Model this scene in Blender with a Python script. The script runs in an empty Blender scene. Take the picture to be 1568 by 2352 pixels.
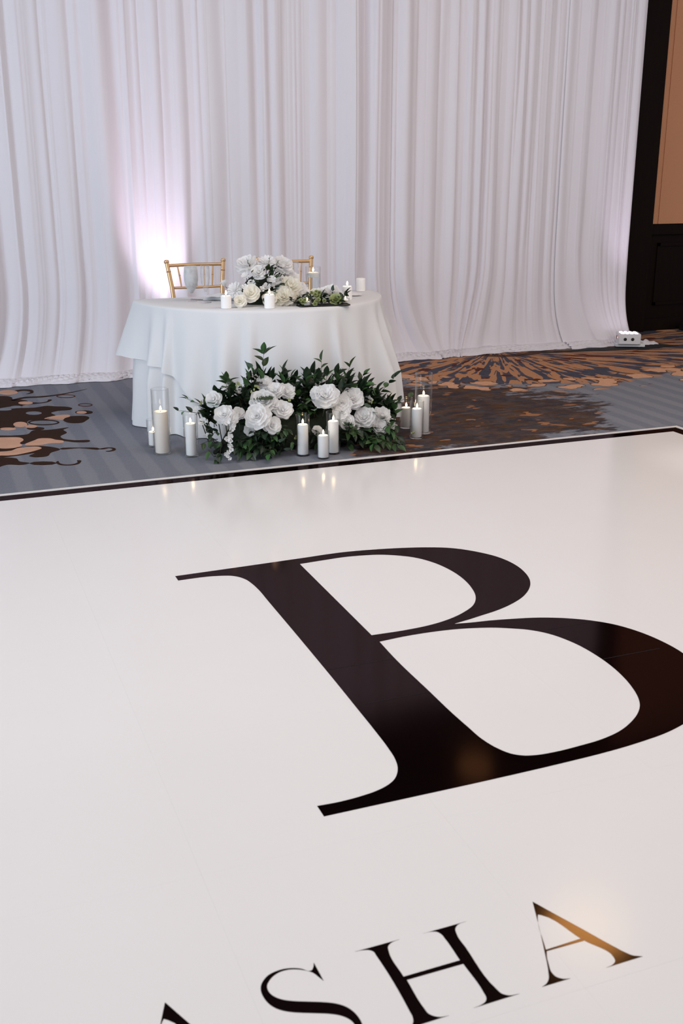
import bpy, math, random
import numpy as np
from mathutils import Vector, Matrix, Euler

# ------------------------------------------------------------------ camera, world, lights, exposure
scene = bpy.context.scene
COL = scene.collection
PI = math.pi

cam_d = bpy.data.cameras.new('camera')
cam = bpy.data.objects.new('camera', cam_d); COL.objects.link(cam)
cam.location = (0, 0, 1.54)
cam.rotation_euler = (math.radians(90 - 17.97), 0, math.radians(-21.22))
cam_d.sensor_fit = 'VERTICAL'; cam_d.sensor_height = 36.0; cam_d.lens = 37.23
cam_d.clip_start = 0.05
cam_d.dof.use_dof = True; cam_d.dof.focus_distance = 6.3; cam_d.dof.aperture_fstop = 7.0
scene.camera = cam

world = bpy.data.worlds.new('hall_ambient'); scene.world = world
world.use_nodes = True
bg = world.node_tree.nodes['Background']
bg.inputs['Color'].default_value = (0.90, 0.93, 1.0, 1); bg.inputs['Strength'].default_value = 0.53

def area_light(name, loc, target, sx, sy, power, color, shape='RECTANGLE'):
    d = bpy.data.lights.new(name, 'AREA'); d.shape = shape; d.size = sx
    if shape in ('RECTANGLE', 'ELLIPSE'): d.size_y = sy
    d.energy = power; d.color = color
    o = bpy.data.objects.new(name, d); COL.objects.link(o); o.location = loc
    o.rotation_euler = (Vector(target) - Vector(loc)).to_track_quat('-Z', 'Y').to_euler()
    return o
def spot_light(name, loc, target, power, color, angle, blend, radius):
    d = bpy.data.lights.new(name, 'SPOT'); d.energy = power; d.color = color
    d.spot_size = math.radians(angle); d.spot_blend = blend; d.shadow_soft_size = radius
    o = bpy.data.objects.new(name, d); COL.objects.link(o); o.location = loc
    o.rotation_euler = (Vector(target) - Vector(loc)).to_track_quat('-Z', 'Y').to_euler()
    return o
area_light('ceiling_light_panel', (1.6, 2.2, 4.75), (1.6, 2.2, 0), 5.5, 4.2, 165, (1.0, 0.935, 0.905))
area_light('window_daylight', (-5.2, 3.2, 2.2), (1.5, 6.0, 1.2), 4.0, 2.6, 265, (0.74, 0.87, 1.0))
area_light('warm_hall_light', (7.4, 2.0, 4.4), (4.0, 6.5, 0.3), 2.0, 2.0, 78, (1.0, 0.84, 0.73))
area_light('drape_wash', (3.0, 4.6, 4.85), (3.1, 8.3, 1.3), 5.5, 0.8, 46, (0.97, 0.93, 1.0))
area_light('chandelier_near', (4.14, 5.52, 3.95), (4.14, 5.52, 0), 0.62, 0.62, 10, (1.0, 0.60, 0.16), 'DISK')
area_light('chandelier_far', (4.50, 7.98, 4.05), (4.3, 6.5, 0), 0.34, 0.34, 0.30, (1.0, 0.55, 0.2), 'DISK')
spot_light('ceiling_downlight', (4.35, 4.75, 4.7), (4.02, 4.40, 0), 120, (1.0, 0.96, 0.90), 13, 1.0, 0.05)

vs = scene.view_settings
vs.view_transform = 'Standard'; vs.look = 'None'; vs.gamma = 1.0; vs.use_curve_mapping = False
vs.exposure = 0.17
scene.cycles.max_bounces = 8; scene.cycles.diffuse_bounces = 5; scene.cycles.adaptive_threshold = 0.04
scene.cycles.transparent_max_bounces = 20
scene.cycles.caustics_reflective = False; scene.cycles.caustics_refractive = False
scene.cycles.sample_clamp_indirect = 4.0

# ------------------------------------------------------------------ helpers
class MB:
    """collects shapes; build() links them as one mesh object"""
    def __init__(s): s.v = []; s.f = []
    def add(s, vs, fs):
        n = len(s.v); s.v.extend([tuple(map(float, p)) for p in vs]); s.f.extend([tuple(i + n for i in f) for f in fs]); return s
    def box(s, a, b, m=None):
        (x0, y0, z0), (x1, y1, z1) = a, b
        p = [Vector(q) for q in ((x0,y0,z0),(x1,y0,z0),(x1,y1,z0),(x0,y1,z0),(x0,y0,z1),(x1,y0,z1),(x1,y1,z1),(x0,y1,z1))]
        if m: p = [m @ q for q in p]
        return s.add(p, [(0,3,2,1),(4,5,6,7),(0,1,5,4),(1,2,6,5),(2,3,7,6),(3,0,4,7)])
    def cbox(s, a, b, c=0.004):
        """box with chamfered vertical and top edges"""
        (x0, y0, z0), (x1, y1, z1) = a, b
        def ring(i, z): return [(x0+c+i,y0+i,z),(x1-c-i,y0+i,z),(x1-i,y0+c+i,z),(x1-i,y1-c-i,z),(x1-c-i,y1-i,z),(x0+c+i,y1-i,z),(x0+i,y1-c-i,z),(x0+i,y0+c+i,z)]
        vs_ = ring(c*.5, z0) + ring(0, z0+c*.5) + ring(0, z1-c*.5) + ring(c*.5, z1)
        fs = [tuple(range(7,-1,-1)), tuple(range(24,32))]
        for k in range(3):
            for j in range(8): fs.append((k*8+j, k*8+(j+1)%8, k*8+8+(j+1)%8, k*8+8+j))
        return s.add(vs_, fs)
    def lathe(s, prof, n=24, c=(0,0,0), close=False):
        """profile (r, z) from bottom to top about the z axis"""
        vs_, fs = [], []
        for r, z in prof:
            for j in range(n):
                a = 2*PI*j/n; vs_.append((c[0]+r*math.cos(a), c[1]+r*math.sin(a), c[2]+z))
        for k in range(len(prof)-1):
            for j in range(n): fs.append((k*n+j, k*n+(j+1)%n, (k+1)*n+(j+1)%n, (k+1)*n+j))
        if close:
            k = len(prof)-1
            for j in range(n): fs.append((k*n+j, k*n+(j+1)%n, (j+1)%n, j))
        else:
            if prof[0][0] > 1e-6: fs.append(tuple(range(n-1,-1,-1)))
            if prof[-1][0] > 1e-6: fs.append(tuple((len(prof)-1)*n + j for j in range(n)))
        return s.add(vs_, fs)
    def tube(s, pts, r, n=8, rad=None):
        """tube along points; rad: radius per point"""
        pts = [Vector(p) for p in pts]; vs_, fs = [], []
        ref = None
        for i, p in enumerate(pts):
            t = (pts[min(i+1, len(pts)-1)] - pts[max(i-1, 0)]).normalized()
            if ref is None: ref = t.orthogonal().normalized()
            ref = (ref - t*ref.dot(t)).normalized(); b = t.cross(ref)
            rr = rad[i] if rad else r
            for j in range(n):
                a = 2*PI*j/n; vs_.append(p + ref*(rr*math.cos(a)) + b*(rr*math.sin(a)))
        for k in range(len(pts)-1):
            for j in range(n): fs.append((k*n+j, k*n+(j+1)%n, (k+1)*n+(j+1)%n, (k+1)*n+j))
        fs.append(tuple(range(n-1,-1,-1))); fs.append(tuple((len(pts)-1)*n + j for j in range(n)))
        return s.add(vs_, fs)
    def grid(s, P):
        """P: array [rows][cols] of points"""
        P = np.asarray(P); a, b = P.shape[:2]
        fs = [(i*b+j, i*b+j+1, (i+1)*b+j+1, (i+1)*b+j) for i in range(a-1) for j in range(b-1)]
        return s.add(P.reshape(-1, 3).tolist(), fs)
    def xf(s, m):
        s.v = [tuple(m @ Vector(p)) for p in s.v]; return s
    def mesh(s, name, mat=None, smooth=True):
        me = bpy.data.meshes.new(name); me.from_pydata(s.v, [], s.f); me.update()
        if mat: me.materials.append(mat)
        if smooth:
            me.polygons.foreach_set('use_smooth', [True]*len(me.polygons))
            if smooth != 'all': me.set_sharp_from_angle(angle=math.radians(38))
        return me
    def build(s, name, mat, parent=None, smooth=True, loc=None):
        return link(name, s.mesh(name, mat, smooth), parent, loc)

def link(name, data, parent=None, loc=None, rot=None, scale=None):
    o = bpy.data.objects.new(name, data); COL.objects.link(o)
    if parent: o.parent = parent
    if loc is not None: o.location = loc
    if rot is not None: o.rotation_euler = rot
    if scale is not None: o.scale = scale
    return o
def tag(o, label, cat, group=None, kind=None):
    if label: o['label'] = label
    if cat: o['category'] = cat
    if group: o['group'] = group
    if kind: o['kind'] = kind
    return o
def thing(name, label, cat, loc=(0,0,0), rz=0, group=None):
    o = link(name, None, None, loc, (0,0,rz)); o.empty_display_size = .1
    return tag(o, label, cat, group)
def struct(name, mb, mat, smooth=False):
    o = mb.build(name, mat, None, smooth); o['kind'] = 'structure'; return o
def copy_tree(o, loc=None, rz=None, parent=None):
    c = o.copy(); COL.objects.link(c)
    if parent: c.parent = parent
    if loc is not None: c.location = loc
    if rz is not None: c.rotation_euler = (0, 0, rz)
    for ch in list(o.children): copy_tree(ch, None, None, c)
    return c
def smooth_loop(pts, n=5):
    """closed Catmull-Rom through (x, y, corner) points, sharp at corners"""
    P = [(p[0], p[1], p[2] if len(p) > 2 else 0) for p in pts]; N = len(P); out = []
    for i in range(N):
        p1, p2 = P[i], P[(i+1) % N]; p0, p3 = P[i-1], P[(i+2) % N]
        d = math.hypot(p2[0]-p1[0], p2[1]-p1[1])
        def tan(a, b, c):
            l1 = math.hypot(b[0]-a[0], b[1]-a[1]) + 1e-9; l2 = math.hypot(c[0]-b[0], c[1]-b[1]) + 1e-9
            return tuple(((b[k]-a[k])/l1*l2 + (c[k]-b[k])/l2*l1)/(l1+l2)*d for k in (0, 1))
        m1 = (p2[0]-p1[0], p2[1]-p1[1]) if p1[2] else tan(p0, p1, p2)
        m2 = (p2[0]-p1[0], p2[1]-p1[1]) if p2[2] else tan(p1, p2, p3)
        for k in range(n):
            t = k/n; h1 = 2*t**3-3*t**2+1; h2 = t**3-2*t**2+t; h3 = -2*t**3+3*t**2; h4 = t**3-t**2
            out.append((h1*p1[0]+h2*m1[0]+h3*p2[0]+h4*m2[0], h1*p1[1]+h2*m1[1]+h3*p2[1]+h4*m2[1]))
    return out
def flat_shape(name, loops, mat, parent, z, thick=0.0004):
    """filled outline (with holes) as a thin mesh"""
    cu = bpy.data.curves.new(name, 'CURVE'); cu.dimensions = '2D'; cu.fill_mode = 'BOTH'; cu.extrude = thick/2
    for lp in loops:
        sp = cu.splines.new('POLY'); sp.points.add(len(lp)-1); sp.use_cyclic_u = True
        for k, p in enumerate(lp): sp.points[k].co = (p[0], p[1], 0, 1)
    tmp = bpy.data.objects.new('tmp', cu); COL.objects.link(tmp)
    dg = bpy.context.evaluated_depsgraph_get(); me = bpy.data.meshes.new_from_object(tmp.evaluated_get(dg))
    bpy.data.objects.remove(tmp); bpy.data.curves.remove(cu)
    me.name = name; me.materials.clear(); me.materials.append(mat)
    return link(name, me, parent, (0, 0, z + thick/2))

# ------------------------------------------------------------------ materials
def nt_mat(name):
    m = bpy.data.materials.new(name); m.use_nodes = True
    return m, m.node_tree, m.node_tree.nodes['Principled BSDF']
class NT:
    """short node builder"""
    def __init__(s, nt): s.nt = nt
    def n(s, t, **kw):
        o = s.nt.nodes.new(t)
        for k, v in kw.items(): setattr(o, k, v)
        return o
    def l(s, a, b): s.nt.links.new(a, b)
    def m(s, op, a, b=None, c=None, clamp=False):
        o = s.n('ShaderNodeMath', operation=op); o.use_clamp = clamp
        for i, x in enumerate((a, b, c)):
            if x is None: continue
            if isinstance(x, (int, float)): o.inputs[i].default_value = x
            else: s.l(x, o.inputs[i])
        return o.outputs[0]
    def mix(s, f, a, b):
        o = s.n('ShaderNodeMix', data_type='RGBA')
        for k, x in ((0, f), (6, a), (7, b)):
            if isinstance(x, (int, float)): o.inputs[k].default_value = x
            elif isinstance(x, tuple): o.inputs[k].default_value = x if len(x) == 4 else (*x, 1)
            else: s.l(x, o.inputs[k])
        return o.outputs[2]
    def step(s, x, a, b):
        o = s.n('ShaderNodeMapRange', interpolation_type='SMOOTHSTEP'); s.l(x, o.inputs[0])
        o.inputs[1].default_value = a; o.inputs[2].default_value = b
        return o.outputs[0]
    def noise(s, vec, scale, detail=2, rough=.5, dist=0.0, out=0):
        o = s.n('ShaderNodeTexNoise'); o.inputs['Scale'].default_value = scale
        o.inputs['Detail'].default_value = detail; o.inputs['Roughness'].default_value = rough; o.inputs['Distortion'].default_value = dist
        if vec is not None: s.l(vec, o.inputs['Vector'])
        return o.outputs[out]
    def vec(s, x, y, z=0.0):
        o = s.n('ShaderNodeCombineXYZ')
        for i, a in enumerate((x, y, z)):
            if isinstance(a, (int, float)): o.inputs[i].default_value = a
            else: s.l(a, o.inputs[i])
        return o.outputs[0]
    def bump(s, h, strength, dist=.01):
        o = s.n('ShaderNodeBump'); o.inputs['Strength'].default_value = strength; o.inputs['Distance'].default_value = dist
        s.l(h, o.inputs['Height']); return o.outputs[0]
    def pos(s): return s.n('ShaderNodeNewGeometry').outputs['Position']
    def obj(s): return s.n('ShaderNodeTexCoord').outputs['Object']

def simple(name, col, rough=.5, var=.08, scale=30, metallic=0, bump=0, sss=0, spec=.5, coat=0, rand=0):
    m, nt, p = nt_mat(name); N = NT(nt)
    f = N.noise(N.obj(), scale, 3)
    lo = tuple(c*(1-var) for c in col); hi = tuple(min(1, c*(1+var)) for c in col)
    c = N.mix(f, lo, hi)
    if rand:
        r = N.n('ShaderNodeObjectInfo').outputs['Random']
        hs = N.n('ShaderNodeHueSaturation'); N.l(c, hs.inputs['Color'])
        N.l(N.m('ADD', N.m('MULTIPLY', r, rand), 1-rand/2), hs.inputs['Value'])
        N.l(N.m('ADD', N.m('MULTIPLY', r, .06), .47), hs.inputs['Hue'])
        c = hs.outputs[0]
    N.l(c, p.inputs['Base Color'])
    p.inputs['Roughness'].default_value = rough; p.inputs['Metallic'].default_value = metallic
    p.inputs['Specular IOR Level'].default_value = spec; p.inputs['Coat Weight'].default_value = coat
    if sss:
        p.inputs['Subsurface Weight'].default_value = sss; p.inputs['Subsurface Radius'].default_value = (.02, .012, .008); p.inputs['Subsurface Scale'].default_value = .5
    if bump: N.l(N.bump(f, bump, .003), p.inputs['Normal'])
    return m

def fabric(name, col, rough=.85, trans=.15, weave=900, bump=.15, mott=1.0):
    m, nt, p = nt_mat(name); N = NT(nt)
    f = N.noise(N.pos(), weave, 2); g = N.noise(N.pos(), 6, 3)
    c = N.mix(N.m('MULTIPLY', f, .25*mott), col, tuple(x*.82 for x in col)); c = N.mix(N.m('MULTIPLY', g, .12*mott), c, tuple(x*.9 for x in col))
    N.l(c, p.inputs['Base Color']); p.inputs['Roughness'].default_value = rough; p.inputs['Specular IOR Level'].default_value = .2
    p.inputs['Sheen Weight'].default_value = .15
    N.l(N.bump(f, bump, .0006), p.inputs['Normal'])
    if trans:
        t = N.n('ShaderNodeBsdfTranslucent'); N.l(c, t.inputs['Color'])
        mx = N.n('ShaderNodeMixShader'); mx.inputs[0].default_value = trans
        N.l(p.outputs[0], mx.inputs[1]); N.l(t.outputs[0], mx.inputs[2])
        N.l(mx.outputs[0], nt.nodes['Material Output'].inputs['Surface'])
    return m

def glass_mat(name, tint=(.998,.998,.998), rough=0.0, frost=0.0):
    m = bpy.data.materials.new(name); m.use_nodes = True; nt = m.node_tree; nt.nodes.remove(nt.nodes['Principled BSDF']); N = NT(nt)
    tr = N.n('ShaderNodeBsdfTransparent'); tr.inputs[0].default_value = (*tint, 1)
    gl = N.n('ShaderNodeBsdfGlossy'); gl.inputs['Roughness'].default_value = rough + .02
    lw = N.n('ShaderNodeLayerWeight'); lw.inputs[0].default_value = .5
    fr = N.m('ADD', N.m('MULTIPLY', N.m('POWER', lw.outputs['Facing'], 3.0), .85), .006)
    wob = N.noise(N.obj(), 25, 1)
    mx = N.n('ShaderNodeMixShader'); N.l(N.m('ADD', fr, N.m('MULTIPLY', wob, .012), clamp=True), mx.inputs[0])
    N.l(tr.outputs[0], mx.inputs[1]); N.l(gl.outputs[0], mx.inputs[2]); out = mx.outputs[0]
    if frost:
        df = N.n('ShaderNodeBsdfDiffuse'); df.inputs[0].default_value = (.85,.86,.87,1)
        tl = N.n('ShaderNodeBsdfTranslucent'); tl.inputs[0].default_value = (.85,.86,.87,1)
        m2 = N.n('ShaderNodeMixShader'); m2.inputs[0].default_value = .5; N.l(df.outputs[0], m2.inputs[1]); N.l(tl.outputs[0], m2.inputs[2])
        m3 = N.n('ShaderNodeMixShader'); N.l(N.m('MULTIPLY', N.step(N.noise(N.obj(), 14, 3), .1, .6), frost), m3.inputs[0])
        N.l(out, m3.inputs[1]); N.l(m2.outputs[0], m3.inputs[2]); out = m3.outputs[0]
    N.l(out, nt.nodes['Material Output'].inputs['Surface'])
    return m

def emit(name, col, strength):
    m, nt, p = nt_mat(name); p.inputs['Base Color'].default_value = (*col, 1)
    p.inputs['Emission Color'].default_value = (*col, 1); p.inputs['Emission Strength'].default_value = strength
    return m

def wood_dark():
    m, nt, p = nt_mat('dark_stained_wood'); N = NT(nt)
    mp = N.n('ShaderNodeMapping'); mp.inputs['Scale'].default_value = (40, 40, 1.2); N.l(N.pos(), mp.inputs[0])
    f = N.noise(mp.outputs[0], 3, 4, .6, .4)
    N.l(N.mix(f, (.005,.003,.0025), (.013,.007,.005)), p.inputs['Base Color'])
    p.inputs['Roughness'].default_value = .6; p.inputs['Specular IOR Level'].default_value = .06
    N.l(N.bump(f, .1, .002), p.inputs['Normal']); return m
def wall_fabric():
    m, nt, p = nt_mat('tan_wall_fabric'); N = NT(nt)
    a = N.n('ShaderNodeMapping'); a.inputs['Scale'].default_value = (700, 700, 90); N.l(N.pos(), a.inputs[0])
    b = N.n('ShaderNodeMapping'); b.inputs['Scale'].default_value = (90, 90, 700); N.l(N.pos(), b.inputs[0])
    f = N.m('MULTIPLY', N.m('ADD', N.noise(a.outputs[0], 1, 2), N.noise(b.outputs[0], 1, 2)), .5)
    N.l(N.mix(f, (.46,.205,.105), (.71,.345,.19)), p.inputs['Base Color']); p.inputs['Roughness'].default_value = .9
    N.l(N.bump(f, .4, .001), p.inputs['Normal']); return m

def carpet():
    m, nt, p = nt_mat('patterned_carpet'); N = NT(nt)
    P = N.pos(); sp = N.n('ShaderNodeSeparateXYZ'); N.l(P, sp.inputs[0]); X, Y = sp.outputs[0], sp.outputs[1]
    wob = N.noise(P, 9, 2)
    # tonal stripes running away from the viewer
    st = N.step(N.m('SINE', N.m('ADD', N.m('MULTIPLY', X, 2*PI/.168), N.m('MULTIPLY', wob, .9))), -.35, .35)
    soft = N.noise(N.vec(N.m('MULTIPLY', X, 3.0), N.m('MULTIPLY', Y, .7)), 2.0, 2)
    blue = N.mix(N.m('MULTIPLY', st, N.m('ADD', N.m('MULTIPLY', soft, .7), .25)), (.196,.206,.245), (.262,.268,.302))
    grain = N.noise(P, 420, 2, .7)
    streak = N.noise(N.vec(N.m('MULTIPLY', X, 260), N.m('MULTIPLY', Y, 30)), 1.0, 2)
    # sunburst medallion on the right
    dx0 = N.m('SUBTRACT', X, 4.72); dx = N.m('MULTIPLY', dx0, N.m('SUBTRACT', 1.0, N.m('MULTIPLY', N.step(dx0, 0.0, 1.0), .32))); dy = N.m('SUBTRACT', Y, 8.35)
    warp = N.noise(P, 2.6, 3, .55)
    r = N.m('POWER', N.m('ADD', N.m('MULTIPLY', dx, dx), N.m('MULTIPLY', dy, dy)), .5)
    rw = N.m('ADD', r, N.m('MULTIPLY', N.m('SUBTRACT', warp, .5), .55))
    th = N.m('ARCTAN2', dy, dx)
    ray = N.noise(N.vec(N.m('MULTIPLY', th, 13.0), N.m('MULTIPLY', r, 2.0), 3.0), 1.35, 2, .5, .7)
    raym = N.step(ray, .485, .51)
    orange = N.mix(N.noise(P, 60, 3), (.40,.185,.085), (.60,.31,.17))
    navy = N.mix(N.noise(P, 14, 2), (.042,.040,.060), (.105,.106,.145))
    rays = N.mix(raym, navy, orange)
    red = N.step(N.noise(N.vec(N.m('MULTIPLY', th, 6.0), N.m('MULTIPLY', r, 3.0), 9.0), 1.5, 1), .665, .675)
    rays = N.mix(red, rays, (.11,.026,.014))
    ringm = N.m('MULTIPLY', N.step(r, .30, .33), N.m('SUBTRACT', 1.0, N.step(r, .41, .45)))
    rays = N.mix(N.m('MULTIPLY', ringm, .8), rays, (.030,.014,.010))
    zone1 = N.m('SUBTRACT', 1.0, N.step(rw, 1.60, 1.68))
    # peach clumps at its rim
    vo = N.n('ShaderNodeTexVoronoi', feature='SMOOTH_F1'); vo.inputs['Scale'].default_value = 5.2; vo.inputs['Smoothness'].default_value = .25
    wv = N.n('ShaderNodeVectorMath', operation='ADD'); N.l(P, wv.inputs[0])
    wn = N.n('ShaderNodeVectorMath', operation='SCALE'); N.l(N.noise(P, 5, 2, out=1), wn.inputs[0]); wn.inputs['Scale'].default_value = .22; N.l(wn.outputs[0], wv.inputs[1])
    N.l(wv.outputs[0], vo.inputs['Vector'])
    cl = vo.outputs['Distance']
    zone2 = N.m('MULTIPLY', N.step(rw, 1.38, 1.46), N.m('SUBTRACT', 1.0, N.step(rw, 1.86, 1.95)))
    clump = N.m('MULTIPLY', zone2, N.m('SUBTRACT', 1.0, N.step(cl, .43, .445)))
    clumpo = N.m('MULTIPLY', zone2, N.m('SUBTRACT', 1.0, N.step(cl, .47, .49)))
    # smoky brown field in front of it
    ex = N.m('DIVIDE', N.m('SUBTRACT', X, 3.00), 1.30); ey = N.m('DIVIDE', N.m('SUBTRACT', Y, 6.15), 1.12)
    er = N.m('ADD', N.m('POWER', N.m('ADD', N.m('MULTIPLY', ex, ex), N.m('MULTIPLY', ey, ey)), .5), N.m('MULTIPLY', N.m('SUBTRACT', N.noise(N.vec(N.m('MULTIPLY', X, .7), N.m('MULTIPLY', Y, 1.6)), 3.2, 5, .68), .5), 1.25))
    zone3 = N.m('SUBTRACT', 1.0, N.step(er, .84, .93))
    smoke = N.noise(N.vec(N.m('MULTIPLY', X, 2.0), N.m('MULTIPLY', Y, 5.0)), 2.3, 5, .7, .8)
    brown = N.mix(N.step(smoke, .42, .62), (.042,.037,.046), (.086,.043,.023))
    brown = N.mix(N.m('MULTIPLY', N.step(N.noise(N.vec(N.m('MULTIPLY', X, 1.6), N.m('MULTIPLY', Y, 6.0), 2.0), 4.0, 5, .75, .6), .50, .66), .8), brown, (.165,.078,.032))
    brown = N.mix(N.step(N.noise(N.vec(N.m('MULTIPLY', X, 2.2), N.m('MULTIPLY', Y, 4.2), 5.0), 2.2, 2), .635, .65), brown, (.36,.155,.065))
    c = N.mix(N.m('MULTIPLY', zone3, N.m('ADD', .88, N.m('MULTIPLY', N.step(N.noise(P, 7, 4, .7), .35, .6), .12))), blue, brown)
    c = N.mix(zone1, c, rays)
    c = N.mix(clumpo, c, (.12,.055,.024))
    c = N.mix(clump, c, N.mix(N.noise(P, 40, 2), (.60,.32,.19), (.74,.42,.27)))
    hs = N.n('ShaderNodeHueSaturation'); N.l(c, hs.inputs['Color'])
    N.l(N.m('ADD', N.m('ADD', N.m('MULTIPLY', grain, .7), N.m('MULTIPLY', streak, .35)), .48), hs.inputs['Value'])
    N.l(hs.outputs[0], p.inputs['Base Color']); p.inputs['Roughness'].default_value = .95; p.inputs['Specular IOR Level'].default_value = .1
    N.l(N.bump(grain, .7, .004), p.inputs['Normal'])
    return m
def motif(name, col):
    m, nt, p = nt_mat(name); N = NT(nt)
    g = N.noise(N.pos(), 420, 2, .7); f = N.noise(N.pos(), 9, 3)
    N.l(N.mix(N.m('MULTIPLY', N.m('ADD', g, f), .5), tuple(c*.55 for c in col), tuple(c*1.45 for c in col)), p.inputs['Base Color'])
    p.inputs['Roughness'].default_value = .95; p.inputs['Specular IOR Level'].default_value = .1
    N.l(N.bump(g, .7, .004), p.inputs['Normal']); return m

def vinyl(name, col, rough, spec=.5, ior=1.23):
    m, nt, p = nt_mat(name); N = NT(nt)
    f = N.noise(N.pos(), 3.0, 3); g = N.noise(N.pos(), 1.4, 2)
    N.l(N.mix(f, tuple(c*.975 for c in col), col), p.inputs['Base Color'])
    N.l(N.m('ADD', N.m('MULTIPLY', f, .04), rough), p.inputs['Roughness']); p.inputs['Specular IOR Level'].default_value = spec
    N.l(N.bump(g, .012, .05), p.inputs['Normal']); p.inputs['IOR'].default_value = ior; return m

def film(name):
    """black printed film under a brownish gloss laminate"""
    m = bpy.data.materials.new(name); m.use_nodes = True; nt = m.node_tree; nt.nodes.remove(nt.nodes['Principled BSDF']); N = NT(nt)
    f = N.noise(N.pos(), 3.0, 3); g = N.noise(N.pos(), 1.4, 2); nb = N.bump(g, .012, .05)
    df_ = N.n('ShaderNodeBsdfDiffuse'); N.l(N.mix(f, (.0030,.0012,.0012), (.0036,.0015,.0015)), df_.inputs[0])
    gl = N.n('ShaderNodeBsdfGlossy'); gl.inputs[0].default_value = (1.0, .70, .73, 1); N.l(N.m('ADD', N.m('MULTIPLY', f, .03), .085), gl.inputs['Roughness']); N.l(nb, gl.inputs['Normal'])
    mx = N.n('ShaderNodeMixShader'); mx.inputs[0].default_value = .05; N.l(df_.outputs[0], mx.inputs[1]); N.l(gl.outputs[0], mx.inputs[2])
    N.l(mx.outputs[0], nt.nodes['Material Output'].inputs['Surface']); return m

M_carpet = carpet(); M_wood = wood_dark(); M_wallfab = wall_fabric()
M_ceiling = simple('ceiling_paint', (.10,.085,.075), .9)
M_vinyl_w = vinyl('white_vinyl', (.80,.775,.77), .13)
M_vinyl_k = film('black_vinyl')
M_trim_w = simple('white_edge_trim', (.78,.75,.73), .4, .04)
M_drape = fabric('white_drape_fabric', (.82,.79,.845), .8, .06)
M_cloth = fabric('white_table_linen', (.82,.82,.835), .85, .10)
M_napkin = fabric('white_napkin_linen', (.84,.85,.87), .85, .05)
M_gold = simple('gold_lacquer', (.62,.39,.20), .32, .12, 20, .55, spec=.6)
M_cush = fabric('ivory_cushion', (.75,.72,.66), .9, 0)
M_wax = simple('white_wax', (.97,.95,.93), .45, .02, 12)
M_wax2 = simple('ivory_wax', (.95,.86,.77), .45, .03, 12)
M_wick = simple('burnt_wick', (.02,.015,.012), .9)
M_flame = emit('candle_flame', (1.0, .74, .40), 26)
M_glass = glass_mat('clear_glass'); M_frost = glass_mat('frosted_goblet_glass', frost=.75)
M_flute = glass_mat('flute_glass', frost=.14)
M_water = glass_mat('vase_water', (.93,.95,.95))
M_petal = fabric('white_petal', (.97,.967,.965), .7, .45, 60, .05, .3)
M_petal_w = fabric('cream_petal', (.97,.95,.88), .7, .45, 60, .05, .3)
M_leaf = simple('leaf_green', (.042,.088,.028), .42, .35, 14, spec=.4, rand=1.1)
M_leaf_d = simple('leaf_dark_green', (.014,.031,.014), .40, .35, 14, spec=.4, rand=.9)
M_leaf_s = simple('eucalyptus_green', (.10,.16,.10), .55, .25, 14, rand=.6)
M_leaf_y = simple('leaf_olive_yellow', (.13,.10,.022), .5, .35, 14, rand=.6)
M_bud = simple('green_bud', (.30,.34,.14), .6, .3, 40)
M_stem = simple('stem_brown_green', (.05,.045,.022), .6, .2, 20)
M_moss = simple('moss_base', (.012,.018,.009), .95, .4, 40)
M_ledw = simple('white_lamp_housing', (.74,.75,.78), .4, .03)
M_black = simple('black_plastic', (.008,.007,.007), .5, .2)
M_matteblk = simple('matte_black', (.006,.005,.005), .95, .2, 80)
M_led = emit('led_lens', (1.0, .86, 1.0), 9)
M_red = emit('red_indicator', (1.0, .25, .15), 2)
M_plate = simple('white_china', (.82,.80,.78), .2, .02)
M_steel = simple('cutlery_steel', (.55,.53,.55), .22, .05, 20, .95)
M_tabletop = simple('table_plywood', (.35,.24,.15), .6, .2, 20)
M_metal = simple('grey_steel', (.25,.25,.26), .4, .1, 20, .9)

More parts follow.
